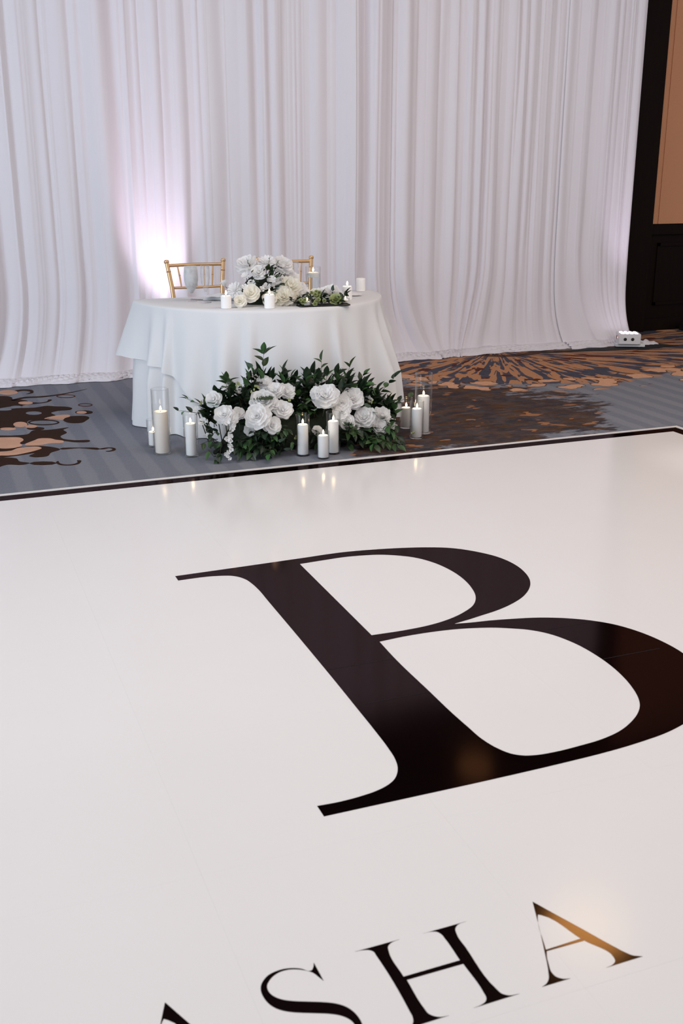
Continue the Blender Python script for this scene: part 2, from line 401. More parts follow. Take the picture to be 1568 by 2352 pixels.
# outlines of the printed letters and of the carpet motif, in metres on the floor (x, y, corner)
LETTERS = {
 'B': [[[0.7937,3.8445,1],[1.0437,3.8491,0],[1.3142,3.8558,0],[1.5103,3.8596,0],[1.6575,3.84,0],[1.7647,3.8165,0],[1.8508,3.7897,0],[1.9498,3.7413,0],[2.0268,3.6639,0],[2.0785,3.5766,0],[2.0994,3.4709,0],[2.0905,3.3776,0],[2.0684,3.3074,0],[2.0503,3.2725,0],[2.0152,3.2247,0],[1.956,3.1682,0],[1.882,3.1228,0],[1.807,3.0911,0],[1.729,3.0695,0],[1.6708,3.0542,0],[1.604,3.0395,1],[1.6576,3.0291,0],[1.7367,3.0192,0],[1.8092,3.0051,0],[1.917,2.9764,0],[2.001,2.9369,0],[2.0718,2.8874,0],[2.1248,2.8315,0],[2.1643,2.7591,0],[2.1901,2.672,0],[2.1992,2.5545,0],[2.1848,2.4713,0],[2.1468,2.3745,0],[2.0763,2.2846,0],[1.9821,2.2083,0],[1.895,2.1688,0],[1.817,2.1456,0],[1.7322,2.1318,0],[1.6684,2.1244,0],[1.5781,2.1181,0],[1.4827,2.1149,0],[1.2043,2.1121,0],[0.9931,2.1135,0],[0.775,2.1151,1],[0.7747,2.164,1],[0.8302,2.1609,0],[0.8922,2.1645,0],[0.9386,2.1725,0],[0.9755,2.1858,0],[1.0022,2.2035,0],[1.0234,2.2297,0],[1.0376,2.2593,0],[1.0472,2.2977,0],[1.0524,2.3545,0],[1.0553,2.4475,0],[1.0572,2.6126,0],[1.0582,2.7034,0],[1.0593,3.0844,0],[1.0577,3.4784,0],[1.0572,3.5892,0],[1.0515,3.658,0],[1.0406,3.7119,0],[1.0233,3.7452,0],[0.9984,3.7688,0],[0.9659,3.7814,0],[0.9151,3.7923,0],[0.8492,3.795,0],[0.7941,3.7939,1]],[[1.2928,3.794,1],[1.4055,3.8009,0],[1.4884,3.8036,0],[1.5677,3.7939,0],[1.6337,3.7778,0],[1.6976,3.7435,0],[1.7549,3.6959,0],[1.7991,3.6226,0],[1.8256,3.5291,0],[1.8324,3.4131,0],[1.8185,3.3145,0],[1.7965,3.2432,0],[1.7737,3.2003,0],[1.7428,3.1618,0],[1.6853,3.1201,0],[1.6124,3.0851,0],[1.5276,3.0623,0],[1.4275,3.0535,0],[1.2973,3.0564,1]],[[1.3018,2.9985,1],[1.406,3.0066,0],[1.5,3.0053,0],[1.5913,2.9955,0],[1.6564,2.9804,0],[1.7187,2.9596,0],[1.7758,2.9295,0],[1.815,2.9052,0],[1.8678,2.8482,0],[1.9035,2.7669,0],[1.9241,2.6258,0],[1.9181,2.5124,0],[1.8967,2.4137,0],[1.8693,2.343,0],[1.8502,2.3111,0],[1.8184,2.2754,0],[1.7655,2.2355,0],[1.6986,2.2013,0],[1.6323,2.1834,0],[1.5497,2.1747,0],[1.4724,2.1715,0],[1.4108,2.1766,0],[1.3798,2.1862,0],[1.3547,2.2057,0],[1.3321,2.2467,0],[1.3171,2.3032,0],[1.3114,2.3801,0],[1.3066,2.4628,0],[1.3034,2.6074,0],[1.2981,2.8621,0]]],
 'H': [[[0.6684,1.6479,1],[0.7695,1.648,1],[0.7503,1.6455,0],[0.7383,1.6375,0],[0.7338,1.6239,0],[0.7325,1.548,1],[0.8575,1.5485,1],[0.8577,1.6152,0],[0.8564,1.6307,0],[0.8509,1.6405,0],[0.8391,1.6454,0],[0.821,1.6463,1],[0.924,1.6471,1],[0.9023,1.6444,0],[0.8921,1.6362,0],[0.8863,1.6184,0],[0.8854,1.5744,0],[0.8873,1.4527,0],[0.8912,1.4378,0],[0.901,1.4293,0],[0.9236,1.4252,1],[0.8225,1.4247,1],[0.8417,1.4271,0],[0.8528,1.432,0],[0.8579,1.4392,0],[0.8599,1.454,0],[0.859,1.5368,1],[0.7348,1.5374,1],[0.7346,1.4582,0],[0.7366,1.4431,0],[0.7454,1.4323,0],[0.7545,1.4273,0],[0.7709,1.425,1],[0.6723,1.4238,1],[0.6919,1.4262,0],[0.7007,1.4344,0],[0.7051,1.4458,0],[0.706,1.4618,0],[0.7054,1.6219,0],[0.7045,1.6342,0],[0.6987,1.641,0],[0.686,1.6459,0]]],
 'A': [[[1.0877,1.6515,1],[1.1081,1.606,0],[1.1383,1.5405,0],[1.1708,1.4683,0],[1.1827,1.4449,0],[1.1908,1.4338,0],[1.1992,1.4287,0],[1.2081,1.4242,1],[1.12,1.4239,1],[1.1378,1.4267,0],[1.148,1.4333,0],[1.1519,1.444,0],[1.1239,1.5063,1],[1.0346,1.5076,1],[1.0262,1.4933,0],[1.0183,1.4736,0],[1.0116,1.4526,0],[1.0135,1.4389,0],[1.0227,1.4292,0],[1.0379,1.4245,1],[0.9727,1.4249,1],[0.986,1.4297,0],[0.9974,1.4398,0],[1.0053,1.4538,0],[1.0304,1.5097,0],[1.0564,1.5718,0]],[[1.0766,1.6111,1],[1.0832,1.6057,0],[1.1201,1.5145,1],[1.0352,1.5118,1],[1.0709,1.6025,0]]],
 'S': [[[0.5804,1.649,1],[0.5813,1.594,1],[0.5762,1.6071,0],[0.5694,1.6224,0],[0.5577,1.6339,0],[0.5432,1.6427,0],[0.5275,1.6481,0],[0.5102,1.6486,0],[0.4925,1.642,0],[0.4807,1.6321,0],[0.474,1.6227,0],[0.4718,1.6117,0],[0.4737,1.5992,0],[0.4801,1.5875,0],[0.4916,1.5761,0],[0.507,1.5667,0],[0.5318,1.5554,0],[0.5391,1.5522,0],[0.5536,1.5459,0],[0.5679,1.539,0],[0.5844,1.5288,0],[0.597,1.5165,0],[0.6064,1.4988,0],[0.6101,1.4812,0],[0.6101,1.4649,0],[0.6056,1.4501,0],[0.5956,1.4372,0],[0.5823,1.4278,0],[0.5672,1.4238,0],[0.5496,1.4232,0],[0.5302,1.4283,0],[0.5155,1.4365,0],[0.505,1.4467,0],[0.4998,1.447,0],[0.4948,1.442,0],[0.4881,1.4281,1],[0.4872,1.4831,1],[0.4923,1.47,0],[0.4991,1.4547,0],[0.5108,1.4432,0],[0.5253,1.4344,0],[0.541,1.429,0],[0.5583,1.4285,0],[0.576,1.4351,0],[0.5878,1.445,0],[0.5945,1.4544,0],[0.5967,1.4654,0],[0.5948,1.4779,0],[0.5884,1.4896,0],[0.5769,1.501,0],[0.5615,1.5104,0],[0.5367,1.5217,0],[0.5294,1.5249,0],[0.5149,1.5312,0],[0.5006,1.5381,0],[0.4841,1.5483,0],[0.4715,1.5606,0],[0.4621,1.5783,0],[0.4584,1.5959,0],[0.4584,1.6122,0],[0.4629,1.627,0],[0.4729,1.6399,0],[0.4862,1.6493,0],[0.5013,1.6533,0],[0.5189,1.6539,0],[0.5383,1.6488,0],[0.553,1.6406,0],[0.5635,1.6304,0],[0.5687,1.6301,0],[0.5737,1.6351,0]]],
 'A2': [[[0.2786,1.6515,1],[0.299,1.606,0],[0.3292,1.5405,0],[0.3617,1.4683,0],[0.3736,1.4449,0],[0.3817,1.4338,0],[0.3901,1.4287,0],[0.399,1.4242,1],[0.3109,1.4239,1],[0.3287,1.4267,0],[0.3389,1.4333,0],[0.3428,1.444,0],[0.3148,1.5063,1],[0.2255,1.5076,1],[0.2171,1.4933,0],[0.2092,1.4736,0],[0.2025,1.4526,0],[0.2044,1.4389,0],[0.2136,1.4292,0],[0.2288,1.4245,1],[0.1636,1.4249,1],[0.1769,1.4297,0],[0.1883,1.4398,0],[0.1962,1.4538,0],[0.2213,1.5097,0],[0.2473,1.5718,0]],[[0.2675,1.6111,1],[0.2741,1.6057,0],[0.311,1.5145,1],[0.2261,1.5118,1],[0.2618,1.6025,0]]],
}
MOTIF = {
 'dark': [[[0.391,7.803],[0.468,7.773],[0.498,7.705],[0.498,7.641],[0.542,7.616],[0.584,7.566],[0.595,7.512],[0.631,7.481],[0.66,7.462],[0.71,7.484],[0.737,7.549],[0.746,7.545],[0.734,7.487],[0.706,7.452],[0.626,7.434],[0.547,7.416],[0.532,7.382],[0.47,7.406],[0.36,7.362]],[[0.355,7.287],[0.432,7.322],[0.501,7.335],[0.614,7.311],[0.694,7.339],[0.751,7.297],[0.809,7.267],[0.846,7.197],[0.825,7.151],[0.748,7.15],[0.699,7.115],[0.715,7.004],[0.67,6.931],[0.631,6.91],[0.538,6.928],[0.515,6.764],[0.459,6.854],[0.414,6.736],[0.317,6.74]],[[0.768,6.947],[0.828,6.953],[0.899,6.922],[0.911,6.874],[0.88,6.795],[0.843,6.74],[0.773,6.76],[0.748,6.819]],[[0.75,6.639],[0.712,6.593],[0.721,6.502],[0.673,6.425],[0.681,6.35],[0.738,6.291],[0.822,6.258],[0.814,6.222],[0.738,6.239],[0.672,6.302],[0.517,6.362],[0.445,6.308],[0.383,6.354],[0.306,6.583],[0.399,6.547],[0.487,6.544],[0.538,6.638],[0.613,6.619],[0.663,6.623]],[[0.286,6.288],[0.406,6.241],[0.504,6.238],[0.59,6.179],[0.63,6.097],[0.575,6.048],[0.54,5.97],[0.477,5.973],[0.449,6.014],[0.486,6.063],[0.376,6.042],[0.269,6.043]],[[0.269,6.043],[0.377,5.987],[0.389,5.911],[0.437,5.854],[0.401,5.834],[0.318,5.866],[0.253,5.81]],[[0.531,7.958],[0.599,7.982],[0.653,7.943],[0.661,7.875],[0.642,7.811],[0.599,7.801],[0.624,7.831],[0.639,7.866],[0.594,7.929],[0.535,7.906]],[[0.486,7.604],[0.573,7.698],[0.692,7.686],[0.791,7.7],[1.041,7.834],[0.786,7.662],[0.687,7.64],[0.585,7.65],[0.509,7.603]],[[0.504,6.718],[0.554,6.725],[0.605,6.678],[0.594,6.639],[0.513,6.671]],[[0.437,5.856],[0.575,5.81],[0.574,5.798],[0.436,5.844]],[[0.633,6.122],[0.739,6.103],[0.846,6.036],[0.844,6.022],[0.737,6.09],[0.631,6.108]],[[0.956,7.023],[0.95,7.005],[0.938,6.991],[0.922,6.984],[0.903,6.984],[0.884,6.992],[0.867,7.005],[0.854,7.024],[0.847,7.045],[0.847,7.065],[0.853,7.084],[0.865,7.098],[0.881,7.105],[0.9,7.105],[0.919,7.097],[0.936,7.084],[0.949,7.065],[0.956,7.044]],[[0.841,6.026],[0.881,6.048],[0.916,6.037],[0.932,5.997],[0.915,5.958],[0.875,5.951],[0.867,5.96],[0.899,5.973],[0.913,5.998],[0.901,6.026],[0.859,6.014]],[[0.577,5.831],[0.586,5.845],[0.592,5.791],[0.615,5.756],[0.652,5.747],[0.684,5.776],[0.69,5.821],[0.705,5.815],[0.701,5.774],[0.675,5.733],[0.631,5.729],[0.59,5.753],[0.576,5.787]]],
 'ringd': [[[[0.922,7.597],[0.915,7.577],[0.901,7.563],[0.883,7.556],[0.861,7.557],[0.84,7.565],[0.82,7.58],[0.805,7.6],[0.796,7.623],[0.795,7.646],[0.801,7.666],[0.815,7.681],[0.833,7.688],[0.855,7.687],[0.877,7.679],[0.897,7.663],[0.912,7.643],[0.921,7.62]],[[0.913,7.6],[0.908,7.587],[0.897,7.579],[0.881,7.575],[0.863,7.577],[0.844,7.585],[0.826,7.596],[0.813,7.611],[0.805,7.627],[0.803,7.643],[0.808,7.656],[0.82,7.665],[0.835,7.668],[0.854,7.666],[0.873,7.659],[0.89,7.647],[0.904,7.632],[0.912,7.616]]],[[[0.99,7.256],[0.984,7.239],[0.974,7.226],[0.96,7.219],[0.944,7.219],[0.928,7.225],[0.914,7.237],[0.903,7.254],[0.897,7.273],[0.897,7.292],[0.903,7.31],[0.913,7.323],[0.927,7.33],[0.943,7.33],[0.959,7.324],[0.973,7.312],[0.984,7.295],[0.99,7.276]],[[0.981,7.26],[0.977,7.249],[0.969,7.241],[0.958,7.237],[0.945,7.238],[0.932,7.243],[0.92,7.252],[0.911,7.264],[0.906,7.276],[0.905,7.289],[0.909,7.3],[0.917,7.308],[0.929,7.312],[0.942,7.311],[0.955,7.306],[0.967,7.297],[0.976,7.285],[0.981,7.272]]]],
 'ringk': [[[[0.713,6.801],[0.704,6.776],[0.685,6.758],[0.658,6.75],[0.627,6.752],[0.595,6.765],[0.565,6.786],[0.542,6.813],[0.529,6.844],[0.526,6.873],[0.534,6.899],[0.553,6.917],[0.58,6.926],[0.612,6.923],[0.644,6.911],[0.674,6.889],[0.697,6.861],[0.71,6.83]],[[0.701,6.805],[0.693,6.789],[0.677,6.779],[0.655,6.775],[0.627,6.779],[0.599,6.79],[0.574,6.806],[0.553,6.827],[0.541,6.848],[0.538,6.869],[0.545,6.885],[0.56,6.896],[0.583,6.9],[0.611,6.896],[0.639,6.885],[0.665,6.868],[0.686,6.847],[0.698,6.826]]]],
 'peach': [[[0.551,7.882],[0.545,7.856],[0.531,7.835],[0.513,7.824],[0.491,7.822],[0.469,7.831],[0.449,7.849],[0.433,7.873],[0.424,7.902],[0.422,7.932],[0.428,7.959],[0.441,7.98],[0.46,7.992],[0.482,7.994],[0.504,7.985],[0.525,7.967],[0.541,7.942],[0.55,7.912]],[[0.615,7.467],[0.611,7.45],[0.601,7.438],[0.588,7.432],[0.572,7.431],[0.556,7.438],[0.542,7.449],[0.53,7.466],[0.524,7.484],[0.522,7.503],[0.527,7.519],[0.536,7.532],[0.55,7.539],[0.566,7.539],[0.582,7.533],[0.597,7.52],[0.608,7.504],[0.614,7.485]],[[0.918,7.03],[0.914,7.016],[0.906,7.006],[0.897,6.999],[0.886,6.998],[0.875,7.003],[0.865,7.012],[0.858,7.024],[0.854,7.039],[0.854,7.055],[0.858,7.069],[0.866,7.08],[0.875,7.086],[0.887,7.087],[0.898,7.083],[0.907,7.074],[0.914,7.061],[0.918,7.046]],[[0.516,6.814],[0.512,6.791],[0.502,6.772],[0.49,6.76],[0.476,6.756],[0.462,6.762],[0.449,6.776],[0.44,6.796],[0.434,6.821],[0.434,6.846],[0.439,6.871],[0.448,6.89],[0.46,6.902],[0.474,6.906],[0.489,6.9],[0.502,6.886],[0.511,6.865],[0.516,6.84]],[[0.568,6.737],[0.564,6.723],[0.557,6.713],[0.547,6.707],[0.535,6.706],[0.524,6.711],[0.513,6.72],[0.505,6.733],[0.5,6.748],[0.499,6.763],[0.503,6.777],[0.51,6.787],[0.52,6.793],[0.532,6.794],[0.544,6.789],[0.554,6.78],[0.562,6.767],[0.567,6.752]],[[0.439,6.716],[0.435,6.705],[0.426,6.698],[0.413,6.694],[0.398,6.696],[0.382,6.702],[0.368,6.712],[0.356,6.725],[0.349,6.738],[0.347,6.752],[0.351,6.763],[0.36,6.77],[0.372,6.774],[0.388,6.772],[0.404,6.766],[0.419,6.756],[0.43,6.743],[0.437,6.729]],[[0.634,6.938],[0.692,6.995],[0.754,7.015],[0.797,6.998],[0.796,6.944],[0.763,6.913],[0.743,6.867],[0.684,6.925]],[[0.302,6.522],[0.368,6.509],[0.44,6.475],[0.455,6.401],[0.427,6.336],[0.436,6.273],[0.392,6.232],[0.321,6.24],[0.286,6.288]],[[0.452,6.282],[0.518,6.376],[0.542,6.407],[0.607,6.388],[0.636,6.34],[0.673,6.301],[0.668,6.258],[0.6,6.269],[0.525,6.248]],[[0.277,6.163],[0.367,6.17],[0.403,6.213],[0.47,6.225],[0.52,6.206],[0.534,6.163],[0.506,6.131],[0.437,6.087],[0.378,6.063],[0.274,6.109]]],
 'blue': [[[0.637,7.117],[0.632,7.1],[0.622,7.089],[0.608,7.082],[0.592,7.083],[0.575,7.089],[0.559,7.101],[0.548,7.118],[0.541,7.136],[0.539,7.155],[0.544,7.171],[0.554,7.183],[0.568,7.189],[0.585,7.189],[0.602,7.183],[0.617,7.17],[0.629,7.154],[0.636,7.135]],[[0.534,7.361],[0.531,7.349],[0.523,7.34],[0.513,7.335],[0.501,7.335],[0.488,7.34],[0.476,7.35],[0.467,7.362],[0.462,7.376],[0.461,7.39],[0.464,7.402],[0.471,7.411],[0.482,7.416],[0.494,7.416],[0.507,7.411],[0.519,7.402],[0.528,7.389],[0.533,7.375]],[[0.461,7.303],[0.457,7.293],[0.447,7.286],[0.433,7.284],[0.416,7.287],[0.399,7.293],[0.382,7.304],[0.369,7.317],[0.361,7.33],[0.359,7.343],[0.363,7.354],[0.372,7.36],[0.387,7.363],[0.404,7.36],[0.421,7.353],[0.438,7.343],[0.451,7.33],[0.459,7.316]],[[0.488,6.592],[0.483,6.574],[0.473,6.561],[0.459,6.553],[0.442,6.553],[0.425,6.56],[0.409,6.573],[0.397,6.59],[0.39,6.61],[0.388,6.631],[0.393,6.649],[0.403,6.663],[0.417,6.67],[0.434,6.671],[0.452,6.664],[0.468,6.651],[0.48,6.633],[0.487,6.612]]],
}

# ------------------------------------------------------------------ the hall
b = MB().box((-9, -6, -.05), (11, 9.2, 0)); floor = struct('floor', b, M_carpet)
struct('ceiling', MB().box((-9, -6, 4.95), (11, 9.2, 5.05)), M_ceiling)
# carpet motif on the left: tufted shapes a millimetre proud of the pile
M_mdark = motif('carpet_dark_brown', (.036,.016,.009)); M_mpeach = motif('carpet_peach', (.62,.36,.25)); M_mred = motif('carpet_rust', (.085,.026,.015)); M_mblue = motif('carpet_blue', (.22,.235,.28))
for lp in MOTIF['dark']: flat_shape('carpet_motif', [smooth_loop(lp, 4)], M_mdark, floor, 0, .0010)
for rg in MOTIF['ringd']: flat_shape('carpet_motif', [smooth_loop(l, 3) for l in rg], M_mred, floor, 0, .0012)
for rg in MOTIF['ringk']: flat_shape('carpet_motif', [smooth_loop(l, 3) for l in rg], M_mdark, floor, 0, .0014)
for lp in MOTIF['blue']: flat_shape('carpet_motif', [smooth_loop(lp, 3)], M_mblue, floor, 0, .0016)
for lp in MOTIF['peach']: flat_shape('carpet_motif', [smooth_loop(lp, 3)], M_mpeach, floor, 0, .0018)

# back wall: dark wood with a raised pilaster, wainscot and a fabric panel
WY = 8.80
struct('wall_back', MB().box((-9, WY, 0), (11, WY+.2, 4.95)), M_wood)
wall = bpy.data.objects['wall_back']
pil = MB().cbox((6.12, WY-.07, 0), (6.60, WY+.01, 4.95), .006); pil.build('pilaster', M_wood, wall, False)
MB().box((6.70, WY-.012, 1.03), (8.95, WY+.01, 4.7)).build('fabric_panel', M_wallfab, wall, False)
MB().box((6.60, WY-.004, 1.03), (6.70, WY+.01, 4.7)).build('fabric_margin', M_wallfab, wall, False)
fr = MB()
fr.cbox((6.60, WY-.03, .93), (9.1, WY+.01, 1.02), .004); fr.build('chair_rail', M_wood, wall, False)
for x0, x1 in ((6.72, 7.5), (7.62, 8.4)):
    w = MB(); w.box((x0, WY-.014, .25), (x1, WY, .28)); w.box((x0, WY-.014, .82), (x1, WY, .85)); w.box((x0, WY-.014, .25), (x0+.03, WY, .85)); w.box((x1-.03, WY-.014, .25), (x1, WY, .85))
    w.build('wainscot_moulding', M_wood, wall, False)
struct('baseboard_back', MB().cbox((6.60, WY-.022, 0), (11, WY, .12), .006), M_wood)

# ------------------------------------------------------------------ dance floor
df = thing('dance_floor', 'glossy white dance floor with black border and a large black B', 'dance floor')
FX, FY, ZT = 4.15, 5.12, .02
xs = [1.05 + .612*k for k in range(-5, 6)]; xs[-1] = FX
ys = [2.612 + .61*k for k in range(-6, 5)]; ys[-1] = FY
cache = {}
MB().box((xs[0]-.02, ys[0]-.02, 0), (FX, FY, ZT-.0012)).build('sub_base', M_trim_w, df, False)
for i in range(len(xs)-1):
    for j in range(len(ys)-1):
        w, d = round(xs[i+1]-xs[i], 4), round(ys[j+1]-ys[j], 4)
        if (w, d) not in cache:
            g = .00005
            mb = MB(); c = .00008
            V = [(g,g,-.0012),(w-g,g,-.0012),(w-g,d-g,-.0012),(g,d-g,-.0012),(g,g,-c),(w-g,g,-c),(w-g,d-g,-c),(g,d-g,-c),(g+c,g+c,0),(w-g-c,g+c,0),(w-g-c,d-g-c,0),(g+c,d-g-c,0)]
            mb.add(V, [(0,1,5,4),(1,2,6,5),(2,3,7,6),(3,0,4,7),(4,5,9,8),(5,6,10,9),(6,7,11,10),(7,4,8,11),(8,9,10,11)])
            cache[w, d] = mb.mesh('floor_panel', M_vinyl_w, False)
        link('floor_panel', cache[w, d], df, (xs[i], ys[j], ZT))
X0, Y0 = xs[0], ys[0]
MB().box((X0, FY, 0), (FX+.082, FY+.082, ZT-.0002)).build('black_border', M_vinyl_k, df, False)
MB().box((FX, Y0, 0), (FX+.082, FY, ZT-.0002)).build('black_border', M_vinyl_k, df, False)
def ramp(x0, y0, x1, y1, nx, ny):   # white edging: a lip, then a slope to the carpet
    pr = [(0, 0), (0, ZT+.003), (.030, ZT+.002), (.062, .006), (.062, 0)]
    V = [(x0+nx*o, y0+ny*o, z) for o, z in pr] + [(x1+(nx if nx else ny and 0)*o, y1+ny*o, z) for o, z in pr]
    return MB().add(V, [(i, i+1, 6+i, 5+i) for i in range(4)] + [(0,4,3,2,1), (5,6,7,8,9)])
EX, EY = FX+.082, FY+.082
pr = [(0, 0), (0, ZT+.003), (.030, ZT+.002), (.062, .006), (.062, 0)]
for k in range(4):
    xa, xb = X0 + (EX-X0)*k/4, X0 + (EX-X0)*(k+1)/4
    V = [(xa, EY+o, z) for o, z in pr] + [(xb + (o if k == 3 else 0), EY+o, z) for o, z in pr]
    MB().add(V, [(i, 5+i, 6+i, i+1) for i in range(4)] + [(0,1,2,3,4), (9,8,7,6,5)]).build('edge_trim', M_trim_w, df, False)
    ya, yb = Y0 + (EY-Y0)*k/4, Y0 + (EY-Y0)*(k+1)/4
    V = [(EX+o, ya, z) for o, z in pr] + [(EX+o, yb + (o if k == 3 else 0), z) for o, z in pr]
    MB().add(V, [(i, i+1, 6+i, 5+i) for i in range(4)] + [(0,4,3,2,1), (5,6,7,8,9)]).build('edge_trim', M_trim_w, df, False)
names = {'B': 'large black serif letter B', 'A2': 'black serif letter A, first in the name', 'S': 'black serif letter S', 'H': 'black serif letter H', 'A': 'black serif letter A, last in the name'}
for k in ('B', 'A2', 'S', 'H', 'A'):
    lo = flat_shape('printed_letter', [smooth_loop(l, 6) for l in LETTERS[k]], M_vinyl_k, df, ZT+.0001, .0003); lo['label'] = names[k]
    if k == 'B': big = lo
for xa, xb, y in ((1.062, 1.297, 2.863), (1.058, 1.303, 2.612), (1.885, 2.07, 2.88), (1.93, 2.15, 2.612)):
    MB().box((xa, y-.0011, .0004), (xb, y+.0011, .0006)).build('vinyl_joint', M_matteblk, big, False)

# ------------------------------------------------------------------ drapes
rng = np.random.default_rng(11)
def vnoise(x, seed, oct=3):
    """smooth 1-D value noise, -1..1"""
    out = np.zeros_like(x, dtype=float); a = 1.0
    for o in range(oct):
        r = np.random.default_rng(seed*17+o).uniform(-1, 1, 4096); q = x*2**o + 1000
        i = np.floor(q).astype(int); f = q-i; f = f*f*(3-2*f)
        out += a*((1-f)*r[i % 4096] + f*r[(i+1) % 4096]); a *= .5
    return out/1.75
KX = [-1.4, .6, 1.35, 2.6, 3.55, 3.80, 4.10, 4.22, 4.50, 4.75, 5.15, 5.55, 5.80, 5.95, 6.10]   # where folds sweep sideways near the floor
KD = [-.15, -.18, -.10, 0, .12, .21, .04, -.05, -.21, -.10, .02, .17, .10, .02, .0]
CY, ZTOP = 8.34, 3.45
def drape(xa, xb, yoff, seed, label):
    W = xb-xa; nx = int(W*340); r = np.random.default_rng(seed)
    # two families of pleats, broad soft ones and thin crisp ones, of uneven width and depth
    def family(w0, w1, a0, a1, flat):
        e = [0.0]
        while e[-1] < W: e.append(e[-1] + math.exp(r.uniform(math.log(w0), math.log(w1))))
        e = np.array(e)*W/e[-1]; n = len(e)-1
        am = r.uniform(a0, a1, n)*np.clip(np.diff(e)/((w0+w1)/2), .5, 1.2)*(r.random(n) > flat)
        return e, am, r.uniform(.55, 1.9, n)
    fams = [(family(.09, .34, .020, .070, .05), .03, .45), (family(.045, .17, .006, .028, .25), .012, .7), (family(.015, .05, .001, .006, .6), .006, .9)]
    zs = np.concatenate([np.linspace(ZTOP, .72, 60), np.linspace(.69, .04, 34)])
    s = np.linspace(0, W, nx); rows = []
    pw_ = (1.5, 1.15, 1.4)
    def fold(s, z):
        tot = .012*vnoise(s*5 + z*.12, seed+3, 2)
        for k, ((edges, amp, skew), wander, fz) in enumerate(fams):
            n = len(amp); e = edges.copy(); e[1:-1] += wander*vnoise(np.arange(1, n)*3.1 + z*.5, seed+1+10*k, 2)
            e = np.maximum.accumulate(e)
            i = np.clip(np.searchsorted(e, s, 'right')-1, 0, n-1)
            u = np.clip((s-e[i])/np.maximum(e[i+1]-e[i], 1e-4), 0, 1)**skew[i]
            g = np.clip(.75 + .75*vnoise(i*5.3 + z*fz, seed+2+10*k, 2), 0, 1.5)
            low = min(1, .35 + z/.45) if k else min(1, .6 + z/.6)
            tot = tot + amp[i]*g*low*np.sin(PI*u)**pw_[k]
        return -tot
    for z in zs:
        t = max(0, 1 - z/.85)
        x = xa + s; y = fold(s, z)*(1 + .25*t)
        x = x + np.interp(x, KX, KD)*t**2.2 + .06*vnoise(s*3+z*.3, seed+9, 1)*t*np.clip(np.minimum(s, W-s)/.2, 0, 1)
        fl = max(0, 1-z/.60)
        y = y - (.15 + .05*vnoise(s*2.6, seed+12, 1))*fl**3 - .02*t
        rows.append(np.stack([x, CY+yoff+y, np.full_like(x, z)], 1))
    # hem pooled on the carpet: out along the floor, a crumpled roll, and under
    base = rows[-1].copy(); fw = .10 + .04*vnoise(s*5, seed+5, 2)
    for k, q in enumerate(np.linspace(.10, 1, 14)):
        x = base[:, 0] + np.interp(xa+s, KX, KD)*.25*q + .010*vnoise(s*34+k*.9, seed+6, 2)
        y = base[:, 1] - fw*q + .012*vnoise(s*22+k*1.1, seed+7, 2)*q
        z = .036*(1-q)**.8 + (.008 + .034*np.abs(vnoise(s*20+k*.7, seed+8, 3)))*math.sin(PI*min(1, .12+q*.88))**.6 + .004
        rows.append(np.stack([x, y, np.maximum(z, .004)], 1))
    o = MB().grid(np.array(rows)[:, ::-1]).build('drape_panel', M_drape, None, 'all')
    return tag(o, label, 'curtain', 'white drape panels hung behind the table')
drape(-1.3, 1.83, .0, 3, 'white drape panel at far left, beside the bright uplight streak')
drape(1.79, 3.66, -.014, 7, 'white drape panel directly behind the draped table and chairs')
drape(3.63, 5.31, .0, 5, 'white drape panel right of the table, folds gathering near the floor')
drape(5.27, 6.045, -.012, 29, 'narrow white drape panel at the right edge beside the dark wall')
pw = MB(); xs_ = np.linspace(5.98, 6.24, 22); P = []
for k in range(12):
    q = k/11; P.append([(x, 8.17-.15*q + .006*math.sin(x*120+k), 0.006+.062*math.sin(PI*q)**.7*(1-(x-5.98)/.34)*(1+.3*math.sin(x*70+k*.8))) for x in xs_])
o = pw.grid(np.array(P)[:, ::-1]).build('fabric_bunch', M_drape, None, 'all'); tag(o, 'small crumpled bunch of white fabric behind the lamp box', 'fabric')
V = [(5.0, 7.99), (5.5, 7.92), (5.99, 7.84), (6.36, 7.89), (6.24, 8.12), (5.9, 8.02), (5.0, 8.05)]
o = MB().add([(x, y, 0) for x, y in V] + [(x, y, .003) for x, y in V], [tuple(range(6, -1, -1)), tuple(range(7, 14))] + [(i, (i+1) % 7, 7+(i+1) % 7, 7+i) for i in range(7)]).build('floor_patch', M_matteblk, None, False)
tag(o, 'flat black patch on the carpet below the lamp box', 'mat')  # thin matte black polygon lying on the carpet by the hem

